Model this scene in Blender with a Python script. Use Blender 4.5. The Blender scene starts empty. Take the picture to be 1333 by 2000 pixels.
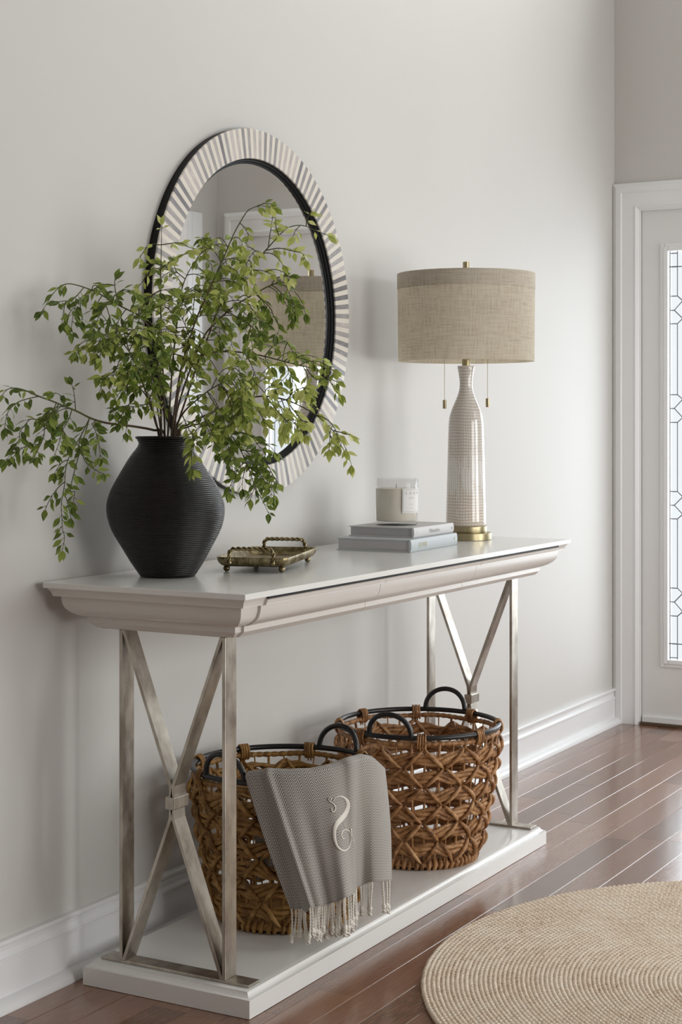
import bpy, bmesh, math, random
import numpy as np
from mathutils import Vector, Matrix, noise

sc = bpy.context.scene
COL = sc.collection
PI = math.pi

# ------------------------------------------------------------------ camera
CAM_H = 1.2; FPX = 3191.2; YAW = 0.5115; CXP = 666.5; CYP = 824.41
CC, SS = math.cos(YAW), math.sin(YAW)
cd = bpy.data.cameras.new('camera'); cam = bpy.data.objects.new('camera', cd); COL.objects.link(cam)
cam.location = (0, 0, CAM_H); cam.rotation_euler = (PI/2, 0, YAW - PI/2)
cd.sensor_fit = 'HORIZONTAL'; cd.sensor_width = 36; cd.lens = FPX/1333*36
cd.shift_x = 0; cd.shift_y = -(1000 - CYP)/1333
cd.clip_start = 0.05; cd.clip_end = 100
sc.camera = cam

# ------------------------------------------------------------------ light
vs = sc.view_settings
sc.display_settings.display_device = 'sRGB'
vs.view_transform = 'Standard'; vs.look = 'None'; vs.gamma = 1.0; vs.exposure = 0.0
vs.use_curve_mapping = False
W = bpy.data.worlds.new('daylight'); sc.world = W; W.use_nodes = True
bg = W.node_tree.nodes['Background']; bg.inputs[0].default_value = (0.97, 0.985, 1.0, 1); bg.inputs[1].default_value = 1.05
sc.cycles.max_bounces = 10; sc.cycles.diffuse_bounces = 5; sc.cycles.glossy_bounces = 5
sc.cycles.transmission_bounces = 6; sc.cycles.transparent_max_bounces = 12
sc.cycles.sample_clamp_indirect = 6.0; sc.cycles.caustics_reflective = False; sc.cycles.caustics_refractive = False
sc.cycles.use_denoising = True

def area(name, loc, rot, sx, sy, power, color):
    l = bpy.data.lights.new(name, 'AREA'); l.shape = 'RECTANGLE'; l.size = sx; l.size_y = sy
    l.energy = power; l.color = color
    o = bpy.data.objects.new(name, l); COL.objects.link(o); o.location = loc; o.rotation_euler = rot
    return o
P_DOOR, P_SIDE, P_TRANS, P_BACK, P_HIGH = 24, 98, 88, 80, 18
# daylight outside the glazed doors (facing -x), then added lamps behind unseen openings
area('daylight_door', (6.60, 1.69, 1.10), (0, PI/2, 0), 1.70, 0.75, P_DOOR, (0.93, 0.965, 1.0))
area('daylight_door', (6.60, 0.89, 1.10), (0, PI/2, 0), 1.70, 0.75, P_DOOR, (0.93, 0.965, 1.0))
area('added_light_upper', (6.60, 0.95, 3.65), (0, PI/2, 0), 0.95, 1.9, P_TRANS, (1.0, 0.985, 0.96))  # added above the doors, behind an unseen opening, for raking light
area('fill_side', (4.75, -3.25, 1.25), (PI/2, 0, 0), 1.7, 2.2, P_SIDE, (1.0, 0.98, 0.95))  # added fill from the side, no known source there
area('fill_side_left', (2.35, -3.25, 1.25), (PI/2, 0, 0), 1.7, 2.2, P_BACK, (1.0, 0.96, 0.92))  # second added side fill, brightens the table front and wall
area('fill_high', (4.85, -3.25, 3.5), (PI/2, 0, 0), 2.3, 1.6, P_HIGH, (1.0, 0.965, 0.925))  # added fill set high, meant to lift the far wall

# ------------------------------------------------------------------ camera-side helpers for reading positions off the photograph
def ray(px, py):
    r = (px-CXP)/FPX; v = -(py-CYP)/FPX
    return Vector((CC + r*SS, SS - r*CC, v))
def at(px, py, t):
    return ray(px, py)*t + Vector((0, 0, CAM_H))

# ------------------------------------------------------------------ mesh builder
class MB:
    def __init__(s): s.v = []; s.f = []; s.uv = None
    def add(s, vs_, fs_):
        o = len(s.v); s.v += [tuple(p) for p in vs_]; s.f += [tuple(i+o for i in f) for f in fs_]
    def box(s, x0, x1, y0, y1, z0, z1, M=None):
        p = [Vector((x, y, z)) for z in (z0, z1) for y in (y0, y1) for x in (x0, x1)]
        if M is not None: p = [M @ q for q in p]
        s.add(p, [(0,2,3,1),(4,5,7,6),(0,1,5,4),(2,6,7,3),(0,4,6,2),(1,3,7,5)])
        return s
    def tube(s, path, r, seg=8, closed=False, flat=1.0, cap=True, up=None):
        P = [Vector(p) for p in path]; n = len(P)
        R = r if isinstance(r, (list, tuple)) else [r]*n
        vs_ = []; prev = None
        for i in range(n):
            if closed: tg = P[(i+1) % n]-P[i-1]
            else: tg = P[min(i+1, n-1)]-P[max(i-1, 0)]
            if tg.length < 1e-9: tg = Vector((0,0,1))
            tg.normalize()
            if up is not None: a = Vector(up[i]) if isinstance(up, list) else Vector(up)
            elif prev is None: a = Vector((0,0,1)) if abs(tg.z) < .9 else Vector((1,0,0))
            else: a = prev
            a = a - tg*a.dot(tg)
            if a.length < 1e-6: a = tg.orthogonal()
            a.normalize(); b = tg.cross(a); prev = a
            for k in range(seg):
                th = 2*PI*k/seg
                vs_.append(P[i] + a*(math.cos(th)*R[i]) + b*(math.sin(th)*R[i]*flat))
        fs = []
        for i in range(n if closed else n-1):
            for k in range(seg):
                j = (i+1) % n; k2 = (k+1) % seg
                fs.append((i*seg+k, i*seg+k2, j*seg+k2, j*seg+k))
        if not closed and cap:
            fs.append(tuple(range(seg))[::-1]); fs.append(tuple((n-1)*seg+k for k in range(seg)))
        s.add(vs_, fs); return s
    def lathe(s, prof, cx, cy, seg=64, shear=None):
        vs_ = []; fs = []
        n = len(prof)
        for (r, z) in prof:
            ox, oy = shear(z) if shear else (0, 0)
            for k in range(seg):
                th = 2*PI*k/seg
                vs_.append((cx+ox+r*math.cos(th), cy+oy+r*math.sin(th), z))
        for i in range(n-1):
            for k in range(seg):
                k2 = (k+1) % seg
                fs.append((i*seg+k, i*seg+k2, (i+1)*seg+k2, (i+1)*seg+k))
        if prof[0][0] > 1e-6: fs.append(tuple(range(seg))[::-1])
        if prof[-1][0] > 1e-6: fs.append(tuple((n-1)*seg+k for k in range(seg)))
        s.add(vs_, fs); return s
    def prism_x(s, prof, x0, x1):      # profile in (y,z), closed polygon, extruded along x
        n = len(prof)
        vs_ = [(x0, y, z) for y, z in prof]+[(x1, y, z) for y, z in prof]
        fs = [(i, (i+1) % n, n+(i+1) % n, n+i) for i in range(n)]+[tuple(range(n))[::-1], tuple(range(n, 2*n))]
        s.add(vs_, fs); return s
    def prism_y(s, prof, y0, y1):      # profile in (x,z)
        n = len(prof)
        vs_ = [(x, y0, z) for x, z in prof]+[(x, y1, z) for x, z in prof]
        fs = [(i, (i+1) % n, n+(i+1) % n, n+i) for i in range(n)]+[tuple(range(n))[::-1], tuple(range(n, 2*n))]
        s.add(vs_, fs); return s
    def ringsweep(s, x0, x1, y0, y1, prof):   # rectangular mitred moulding: prof = [(inset, z)] from top to bottom, closed inside
        vs_ = []; n = len(prof)
        for d, z in prof:
            vs_ += [(x0+d, y0+d, z), (x1-d, y0+d, z), (x1-d, y1-d, z), (x0+d, y1-d, z)]
        fs = []
        for i in range(n-1):
            for k in range(4):
                k2 = (k+1) % 4
                fs.append((i*4+k, (i+1)*4+k, (i+1)*4+k2, i*4+k2))
        fs.append((0, 1, 2, 3)); fs.append(tuple((n-1)*4+k for k in (3, 2, 1, 0)))
        s.add(vs_, fs); return s

def worldoff(p):
    o = Vector((0,0,0))
    while p is not None:
        o += p.location; p = p.parent
    return o
def obj(name, mb, mat, parent=None, smooth=False, bevel=0, bseg=2, autosmooth=None):
    off = worldoff(parent)
    me = bpy.data.meshes.new(name)
    me.from_pydata([(x-off.x, y-off.y, z-off.z) for x, y, z in mb.v], [], mb.f)
    bm = bmesh.new(); bm.from_mesh(me)
    bmesh.ops.recalc_face_normals(bm, faces=bm.faces[:])
    if autosmooth is not None:
        for f in bm.faces: f.smooth = True
        for e in bm.edges:
            if len(e.link_faces) == 2 and e.calc_face_angle(0) > autosmooth: e.smooth = False
    elif smooth:
        for f in bm.faces: f.smooth = True
    bm.to_mesh(me); bm.free()
    o = bpy.data.objects.new(name, me); COL.objects.link(o)
    if parent is not None: o.parent = parent
    ms = mat if isinstance(mat, (list, tuple)) else [mat]
    for m in ms: me.materials.append(m)
    if bevel:
        b = o.modifiers.new('bevel', 'BEVEL'); b.width = bevel; b.segments = bseg; b.limit_method = 'ANGLE'; b.angle_limit = math.radians(35)
        b.harden_normals = False
    return o
def thing(name, label, cat, loc=(0,0,0), group=None):
    o = bpy.data.objects.new(name, None); COL.objects.link(o); o.location = loc; o.empty_display_size = .05
    o['label'] = label; o['category'] = cat
    if group: o['group'] = group
    return o
def tag(o, label, cat, group=None):
    o['label'] = label; o['category'] = cat
    if group: o['group'] = group
    return o
def struct(name, mb, mat, **k):
    o = obj(name, mb, mat, **k); o['kind'] = 'structure'; return o

# ------------------------------------------------------------------ materials
def N(nt, t, **k):
    n = nt.nodes.new(t)
    for a, b in k.items(): setattr(n, a, b)
    return n
def base(name, col, rough=.5, metal=0.0, spec=.5, coat=0.0, coatr=.1):
    m = bpy.data.materials.new(name); m.use_nodes = True; nt = m.node_tree
    b = nt.nodes['Principled BSDF']
    b.inputs['Base Color'].default_value = (*col, 1); b.inputs['Roughness'].default_value = rough
    b.inputs['Metallic'].default_value = metal; b.inputs['Specular IOR Level'].default_value = spec
    b.inputs['Coat Weight'].default_value = coat; b.inputs['Coat Roughness'].default_value = coatr
    return m, nt, b
def L(nt, a, b): nt.links.new(a, b)
def coords(nt, scale=(1,1,1), kind='Object'):
    tc = N(nt, 'ShaderNodeTexCoord'); mp = N(nt, 'ShaderNodeMapping'); mp.inputs['Scale'].default_value = scale
    L(nt, tc.outputs[kind], mp.inputs['Vector']); return mp.outputs['Vector']
def noise_n(nt, vec, scale, detail=3, rough=.5):
    n = N(nt, 'ShaderNodeTexNoise'); n.inputs['Scale'].default_value = scale; n.inputs['Detail'].default_value = detail
    n.inputs['Roughness'].default_value = rough
    if vec is not None: L(nt, vec, n.inputs['Vector'])
    return n
def ramp(nt, fac, stops):
    r = N(nt, 'ShaderNodeValToRGB'); e = r.color_ramp.elements
    while len(e) < len(stops): e.new(.5)
    for i, (p, c) in enumerate(stops):
        e[i].position = p; e[i].color = (*c, 1) if len(c) == 3 else c
    L(nt, fac, r.inputs['Fac']); return r.outputs['Color']
def bump(nt, b, h, strength=.2, dist=.002):
    n = N(nt, 'ShaderNodeBump'); n.inputs['Strength'].default_value = strength; n.inputs['Distance'].default_value = dist
    L(nt, h, n.inputs['Height']); L(nt, n.outputs['Normal'], b.inputs['Normal']); return n
def math_n(nt, op, a, b=None, c=None):
    n = N(nt, 'ShaderNodeMath', operation=op)
    for i, v in enumerate((a, b, c)):
        if v is None: continue
        if isinstance(v, (int, float)): n.inputs[i].default_value = v
        else: L(nt, v, n.inputs[i])
    return n.outputs[0]
def mixc(nt, f, a, b, mode='MIX'):
    n = N(nt, 'ShaderNodeMix', data_type='RGBA', blend_type=mode)
    for s_, v in (('Factor', f), ('A', a), ('B', b)):
        inp = [i for i in n.inputs if i.name == s_ and (i.type == 'RGBA' if s_ != 'Factor' else i.type == 'VALUE')][0]
        if isinstance(v, (int, float)): inp.default_value = v
        elif isinstance(v, tuple): inp.default_value = (*v, 1)
        else: L(nt, v, inp)
    return [o for o in n.outputs if o.type == 'RGBA'][0]

def paint(name, col, rough=.5, mottling=.02, bscale=900, bst=.05, spec=.3):
    m, nt, b = base(name, col, rough, spec=spec)
    v = coords(nt); n = noise_n(nt, v, 1.3, 2)
    c = ramp(nt, n.outputs['Fac'], [(.3, tuple(x*(1-mottling) for x in col)), (.7, tuple(min(1, x*(1+mottling)) for x in col))])
    L(nt, c, b.inputs['Base Color'])
    n2 = noise_n(nt, v, bscale, 2); bump(nt, b, n2.outputs['Fac'], bst, .0005)
    return m
M_wall = paint('wall_paint', (.612, .596, .572), .6, .012, 500, .08, .25)
M_ceil = paint('ceiling_paint', (.80, .79, .77), .8)
M_trim = paint('trim_paint', (.82, .82, .825), .32, .01, 200, .02, .5)
M_door = paint('door_paint', (.77, .765, .76), .38, .01, 200, .02, .45)
M_white = paint('white_lacquer', (.81, .805, .785), .20, .012, 120, .02, .5)
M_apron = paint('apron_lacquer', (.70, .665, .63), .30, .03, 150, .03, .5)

def mk_metal(name, c1, c2, rough=.34, metal=.9):
    m, nt, b = base(name, c1, rough, metal)
    v = coords(nt, (1, 1, .45)); n = noise_n(nt, v, 22, 5, .62)
    L(nt, ramp(nt, n.outputs['Fac'], [(.32, c2), (.62, c1)]), b.inputs['Base Color'])
    n2 = noise_n(nt, v, 60, 3)
    L(nt, math_n(nt, 'MULTIPLY_ADD', n2.outputs['Fac'], .22, rough-.1), b.inputs['Roughness'])
    bump(nt, b, n.outputs['Fac'], .08, .001)
    return m
M_steel = mk_metal('aged_silver_metal', (.56, .52, .455), (.30, .26, .215), .34, .9)
M_brass = mk_metal('brushed_brass', (.43, .365, .225), (.35, .295, .175), .34, 1.0)
def mk_antique():
    m, nt, b = base('antique_brass', (.40, .32, .17), .36, .95)
    v = coords(nt); n = noise_n(nt, v, 60, 4)
    L(nt, ramp(nt, n.outputs['Fac'], [(.35, (.16, .12, .055)), (.65, (.42, .35, .21))]), b.inputs['Base Color'])
    n2 = noise_n(nt, v, 350, 2); bump(nt, b, n2.outputs['Fac'], .25, .001)
    return m
M_antique = mk_antique()
M_black, _, _ = base('black_powdercoat', (.012, .012, .013), .35, 0.0, .5)
M_blackrim, _, _ = base('black_frame', (.006, .006, .007), .5, 0.0, .2)

def mk_vase():
    m, nt, b = base('black_clay', (.006, .006, .006), .30, 0, .38)
    v = coords(nt); n = noise_n(nt, v, 14, 5, .7)
    L(nt, ramp(nt, n.outputs['Fac'], [(.4, (.0045, .0043, .0045)), (.78, (.014, .010, .009))]), b.inputs['Base Color'])
    n2 = noise_n(nt, v, 55, 4, .7)
    L(nt, math_n(nt, 'MULTIPLY_ADD', n2.outputs['Fac'], .25, .22), b.inputs['Roughness'])
    bump(nt, b, n2.outputs['Fac'], .3, .001)
    return m
M_vase = mk_vase()

def mk_floor():
    m, nt, b = base('hardwood_planks', (.2, .1, .06), .22, 0, .5)
    tc = N(nt, 'ShaderNodeTexCoord'); g_ = N(nt, 'ShaderNodeNewGeometry'); rnd_ = g_.outputs['Random Per Island']
    tone = ramp(nt, rnd_, [(0, (.095, .040, .020)), (.35, (.150, .066, .037)), (.7, (.215, .102, .060)), (1, (.29, .150, .094))])
    sh = N(nt, 'ShaderNodeVectorMath', operation='MULTIPLY'); L(nt, tc.outputs['Object'], sh.inputs[0]); sh.inputs[1].default_value = (1.6, 22, 1)
    ad = N(nt, 'ShaderNodeVectorMath', operation='ADD'); L(nt, sh.outputs[0], ad.inputs[0])
    cb = N(nt, 'ShaderNodeCombineXYZ'); L(nt, math_n(nt, 'MULTIPLY', rnd_, 91), cb.inputs[0]); L(nt, math_n(nt, 'MULTIPLY', rnd_, 37), cb.inputs[1]); L(nt, cb.outputs[0], ad.inputs[1])
    g = noise_n(nt, ad.outputs[0], 1.3, 5, .6); g.inputs['Distortion'].default_value = 1.6
    rings = math_n(nt, 'FRACT', math_n(nt, 'MULTIPLY', g.outputs['Fac'], 9.0))
    rl_ = ramp(nt, rings, [(0, (.55, .55, .55)), (.5, (0, 0, 0)), (1, (.5, .5, .5))])
    col = mixc(nt, rl_, tone, (.29, .155, .10))
    g2 = noise_n(nt, ad.outputs[0], 7, 4, .6)
    col2 = mixc(nt, ramp(nt, g2.outputs['Fac'], [(.55, (0, 0, 0)), (.8, (.5, .5, .5))]), col, (.07, .032, .021))
    L(nt, col2, b.inputs['Base Color'])
    L(nt, math_n(nt, 'MULTIPLY_ADD', g.outputs['Fac'], .14, .16), b.inputs['Roughness'])
    b.inputs['Coat Weight'].default_value = .45; b.inputs['Coat Roughness'].default_value = .15
    n4 = noise_n(nt, tc.outputs['Object'], 5, 2)
    bump(nt, b, n4.outputs['Fac'], .06, .01)
    return m
M_floor = mk_floor()

def mk_inlay():
    m, nt, b = base('bone_inlay', (.7, .67, .6), .33, 0, .45)
    tc = N(nt, 'ShaderNodeTexCoord'); sp = N(nt, 'ShaderNodeSeparateXYZ'); L(nt, tc.outputs['Object'], sp.inputs[0])
    an = math_n(nt, 'ARCTAN2', sp.outputs['Z'], sp.outputs['X'])
    ix = math_n(nt, 'MULTIPLY_ADD', an, 212/(2*PI), 400.25)
    fl = math_n(nt, 'FLOOR', ix)
    odd = math_n(nt, 'MODULO', fl, 2.0)
    wn = N(nt, 'ShaderNodeTexWhiteNoise', noise_dimensions='1D'); L(nt, fl, wn.inputs['W'])
    # radial streaks: coordinates (angle, radius)
    rr = math_n(nt, 'SQRT', math_n(nt, 'ADD', math_n(nt, 'MULTIPLY', sp.outputs['X'], sp.outputs['X']), math_n(nt, 'MULTIPLY', sp.outputs['Z'], sp.outputs['Z'])))
    cb = N(nt, 'ShaderNodeCombineXYZ'); L(nt, math_n(nt, 'MULTIPLY', ix, 1.7), cb.inputs[0]); L(nt, math_n(nt, 'MULTIPLY', rr, 26), cb.inputs[1])
    ns = noise_n(nt, cb.outputs[0], 1.0, 4, .7)
    k = math_n(nt, 'ADD', math_n(nt, 'MULTIPLY', wn.outputs['Value'], .55), math_n(nt, 'MULTIPLY', ns.outputs['Fac'], .62))
    grey = ramp(nt, k, [(.25, (.66, .60, .56)), (.5, (.42, .395, .39)), (.85, (.19, .185, .20))])
    cream = ramp(nt, ns.outputs['Fac'], [(.3, (.70, .65, .575)), (.7, (.76, .72, .645))])
    c = mixc(nt, odd, cream, grey)
    fr = math_n(nt, 'FRACT', ix)
    edge = math_n(nt, 'LESS_THAN', fr, .06)
    c = mixc(nt, math_n(nt, 'MULTIPLY', edge, .35), c, (.30, .28, .26))
    L(nt, c, b.inputs['Base Color']); return m
M_inlay = mk_inlay()
M_mirror, _, _ = base('mirror_silvering', (.93, .94, .935), .0, 1.0)

def mk_glass(name, tint, rough=.0, glossy=.1):
    m = bpy.data.materials.new(name); m.use_nodes = True; nt = m.node_tree
    nt.nodes.remove(nt.nodes['Principled BSDF']); out = nt.nodes['Material Output']
    t = N(nt, 'ShaderNodeBsdfTransparent'); t.inputs[0].default_value = (*tint, 1)
    g = N(nt, 'ShaderNodeBsdfGlossy'); g.inputs['Roughness'].default_value = rough
    fr = N(nt, 'ShaderNodeLayerWeight'); fr.inputs[0].default_value = .25
    mx = N(nt, 'ShaderNodeMixShader')
    L(nt, math_n(nt, 'MULTIPLY_ADD', math_n(nt, 'POWER', fr.outputs['Facing'], 2.5), .55, .03+glossy*.1), mx.inputs[0]); L(nt, t.outputs[0], mx.inputs[1]); L(nt, g.outputs[0], mx.inputs[2])
    L(nt, mx.outputs[0], out.inputs[0]); return m
M_pane = mk_glass('leaded_glass_pane', (.94, .96, .97), .05)
M_jar = mk_glass('candle_glass', (.98, .98, .98), .03, .5)
M_lead, _, _ = base('lead_came', (.16, .16, .17), .45, .8)
M_wax, _nt, _b = base('cream_wax', (.93, .87, .74), .5, 0, .3)
M_label = paint('paper_label', (.78, .77, .755), .6)
M_ink, _, _ = base('grey_ink', (.30, .30, .31), .7)
M_inkfaint, _, _ = base('faint_ink', (.56, .56, .56), .7)
M_goldfoil, _, _ = base('pale_gold_foil', (.66, .63, .47), .5, .15)
M_book1 = paint('book_cloth_lilac_grey', (.62, .61, .61), .5)
M_book2 = paint('book_cloth_blue_grey', (.52, .555, .575), .5)
def mk_pages(name, col):
    m, nt, b = base(name, col, .75)
    v = coords(nt, (1, 1, 1)); w = noise_n(nt, coords(nt, (3, 3, 900)), 1.0, 3)
    L(nt, ramp(nt, w.outputs['Fac'], [(.3, tuple(x*.8 for x in col)), (.7, col)]), b.inputs['Base Color'])
    bump(nt, b, w.outputs['Fac'], .3, .001); return m
M_pages = mk_pages('page_edges', (.52, .51, .52))

def mk_linen(name, c1, c2, tr=.25):
    m = bpy.data.materials.new(name); m.use_nodes = True; nt = m.node_tree; b = nt.nodes['Principled BSDF']
    tc = N(nt, 'ShaderNodeTexCoord'); sp = N(nt, 'ShaderNodeSeparateXYZ'); L(nt, tc.outputs['Object'], sp.inputs[0])
    an = math_n(nt, 'ARCTAN2', sp.outputs['Y'], sp.outputs['X'])
    cb = N(nt, 'ShaderNodeCombineXYZ'); L(nt, math_n(nt, 'MULTIPLY', an, .197), cb.inputs[0]); L(nt, sp.outputs['Z'], cb.inputs[2])
    mh = N(nt, 'ShaderNodeMapping'); mh.inputs['Scale'].default_value = (28, 1, 700); L(nt, cb.outputs[0], mh.inputs[0])
    mv = N(nt, 'ShaderNodeMapping'); mv.inputs['Scale'].default_value = (700, 1, 28); L(nt, cb.outputs[0], mv.inputs[0])
    h = noise_n(nt, mh.outputs[0], 1, 3, .6); v = noise_n(nt, mv.outputs[0], 1, 3, .6)
    ms = N(nt, 'ShaderNodeMapping'); ms.inputs['Scale'].default_value = (14, 1, 260); L(nt, cb.outputs[0], ms.inputs[0]); sl = noise_n(nt, ms.outputs[0], 1, 2, .5)
    mt = N(nt, 'ShaderNodeMapping'); mt.inputs['Scale'].default_value = (240, 1, 16); L(nt, cb.outputs[0], mt.inputs[0]); sm = noise_n(nt, mt.outputs[0], 1, 2, .5)
    f = math_n(nt, 'MULTIPLY', math_n(nt, 'ADD', math_n(nt, 'ADD', h.outputs['Fac'], v.outputs['Fac']), math_n(nt, 'ADD', sl.outputs['Fac'], sm.outputs['Fac'])), .25)
    c = ramp(nt, f, [(.41, c2), (.53, c1)])
    L(nt, c, b.inputs['Base Color']); b.inputs['Roughness'].default_value = .85; b.inputs['Specular IOR Level'].default_value = .1
    bump(nt, b, f, .4, .0008)
    t = N(nt, 'ShaderNodeBsdfTranslucent'); L(nt, c, t.inputs[0])
    mx = N(nt, 'ShaderNodeMixShader'); mx.inputs[0].default_value = tr
    L(nt, b.outputs[0], mx.inputs[1]); L(nt, t.outputs[0], mx.inputs[2]); L(nt, mx.outputs[0], nt.nodes['Material Output'].inputs[0])
    return m
M_linen = mk_linen('linen_shade', (.84, .79, .69), (.66, .605, .50), .5)
M_linenband = mk_linen('linen_band', (.72, .655, .555), (.56, .495, .405), .25)

def mk_ceramic():
    m, nt, b = base('patterned_ceramic', (.7, .67, .62), .14, 0, .6, .6, .05)
    tc = N(nt, 'ShaderNodeTexCoord'); sp = N(nt, 'ShaderNodeSeparateXYZ'); L(nt, tc.outputs['Object'], sp.inputs[0])
    an = math_n(nt, 'ARCTAN2', sp.outputs['Y'], sp.outputs['X'])
    wob = noise_n(nt, coords(nt), 18, 2)
    u = math_n(nt, 'ADD', math_n(nt, 'MULTIPLY', an, 44/(2*PI)), math_n(nt, 'MULTIPLY', wob.outputs['Fac'], 1.1))
    v = math_n(nt, 'ADD', math_n(nt, 'MULTIPLY', sp.outputs['Z'], 118), math_n(nt, 'MULTIPLY', wob.outputs['Fac'], 1.2))
    def line(x, w):
        f = math_n(nt, 'ABSOLUTE', math_n(nt, 'SUBTRACT', math_n(nt, 'FRACT', x), .5))
        return math_n(nt, 'LESS_THAN', f, w)
    lh = line(v, .26)
    cb = N(nt, 'ShaderNodeCombineXYZ'); L(nt, math_n(nt, 'FLOOR', u), cb.inputs[0]); L(nt, math_n(nt, 'MULTIPLY', sp.outputs['Z'], 9), cb.inputs[1])
    pn = noise_n(nt, cb.outputs[0], .9, 2)
    zf = N(nt, 'ShaderNodeMapRange'); L(nt, sp.outputs['Z'], zf.inputs[0])
    zf.inputs[1].default_value = .22; zf.inputs[2].default_value = .36; zf.inputs[3].default_value = 0; zf.inputs[4].default_value = 1
    zl = N(nt, 'ShaderNodeMapRange'); L(nt, sp.outputs['Z'], zl.inputs[0])
    zl.inputs[1].default_value = .17; zl.inputs[2].default_value = .04; zl.inputs[3].default_value = 0; zl.inputs[4].default_value = .45
    pres = math_n(nt, 'ADD', math_n(nt, 'ADD', pn.outputs['Fac'], zf.outputs[0]), zl.outputs[0])
    hm = math_n(nt, 'MULTIPLY', lh, math_n(nt, 'GREATER_THAN', pres, .62))
    wd = N(nt, 'ShaderNodeMapRange'); L(nt, pres, wd.inputs[0]); wd.inputs[1].default_value = .5; wd.inputs[2].default_value = .72; wd.inputs[3].default_value = .12; wd.inputs[4].default_value = .26
    fu = math_n(nt, 'ABSOLUTE', math_n(nt, 'SUBTRACT', math_n(nt, 'FRACT', u), .5))
    lv = math_n(nt, 'LESS_THAN', fu, math_n(nt, 'MULTIPLY', wd.outputs[0], math_n(nt, 'MULTIPLY_ADD', lh, .5, .6)))
    vm = math_n(nt, 'MULTIPLY', lv, math_n(nt, 'GREATER_THAN', pres, .40))
    mask = math_n(nt, 'MAXIMUM', hm, vm)
    tan = ramp(nt, sp.outputs['Z'], [(.0, (.58, .43, .30)), (.2, (.53, .45, .38)), (.45, (.52, .455, .42))])
    c = mixc(nt, math_n(nt, 'MULTIPLY', mask, .85), (.76, .74, .705), tan)
    L(nt, c, b.inputs['Base Color'])
    bump(nt, b, mask, .35, -.0012)
    return m
M_ceramic = mk_ceramic()

def mk_straw(name, c1, c2, c3):
    m, nt, b = base(name, c1, .48, 0, .35)
    v = coords(nt, (1, 1, 1)); n = noise_n(nt, v, 45, 4, .65)
    oi = N(nt, 'ShaderNodeNewGeometry')
    k = math_n(nt, 'ADD', n.outputs['Fac'], math_n(nt, 'MULTIPLY', math_n(nt, 'SUBTRACT', oi.outputs['Random Per Island'], .5), .22))
    L(nt, ramp(nt, k, [(.30, c3), (.5, c1), (.72, c2)]), b.inputs['Base Color'])
    n2 = noise_n(nt, coords(nt, (25, 25, 260)), 3.0, 3, .6); bump(nt, b, n2.outputs['Fac'], .35, .0015)
    return m
M_straw1 = mk_straw('water_hyacinth_ochre', (.33, .175, .050), (.47, .275, .10), (.16, .078, .020))
M_straw2 = mk_straw('water_hyacinth_brown', (.40, .205, .088), (.62, .38, .20), (.17, .075, .028))

def mk_jute():
    m, nt, b = base('jute_braid', (.5, .4, .27), .9, 0, .15)
    v = coords(nt); n = noise_n(nt, v, 130, 4, .7); n3 = noise_n(nt, v, 9, 3)
    oi = math_n(nt, 'MULTIPLY_ADD', n3.outputs['Fac'], .35, n.outputs['Fac'])
    L(nt, ramp(nt, oi, [(.42, (.40, .26, .165)), (.55, (.74, .595, .455)), (.72, (.85, .73, .595)), (.9, (.90, .82, .70))]), b.inputs['Base Color'])
    n2 = noise_n(nt, v, 480, 3); bump(nt, b, n2.outputs['Fac'], .7, .002)
    return m
M_jute = mk_jute()

def mk_herring():
    m, nt, b = base('herringbone_cotton', (.4, .38, .35), .9, 0, .1)
    uv = N(nt, 'ShaderNodeUVMap'); sp = N(nt, 'ShaderNodeSeparateXYZ'); L(nt, uv.outputs[0], sp.inputs[0])
    # u in metres across, v in metres down
    tri = math_n(nt, 'ABSOLUTE', math_n(nt, 'SUBTRACT', math_n(nt, 'FRACT', math_n(nt, 'MULTIPLY', sp.outputs[0], 1/.0195)), .5))
    ph = math_n(nt, 'MULTIPLY_ADD', tri, 5.0, math_n(nt, 'MULTIPLY', sp.outputs[1], 1/.0070))
    f = math_n(nt, 'ABSOLUTE', math_n(nt, 'SUBTRACT', math_n(nt, 'FRACT', ph), .5))
    s = N(nt, 'ShaderNodeMapRange'); L(nt, f, s.inputs[0]); s.inputs[1].default_value = .11; s.inputs[2].default_value = .21
    n = noise_n(nt, coords(nt), 900, 2)
    c = mixc(nt, s.outputs[0], (.74, .715, .67), (.175, .16, .147))
    c = mixc(nt, math_n(nt, 'MULTIPLY', n.outputs['Fac'], .15), c, (.38, .35, .31))
    L(nt, c, b.inputs['Base Color']); bump(nt, b, math_n(nt, 'ADD', f, math_n(nt, 'MULTIPLY', n.outputs['Fac'], .3)), .4, .0008)
    b.inputs['Sheen Weight'].default_value = .2
    return m
M_herring = mk_herring()
M_thread = paint('cream_thread', (.78, .745, .68), .75, .03, 1500, .3)

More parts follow.
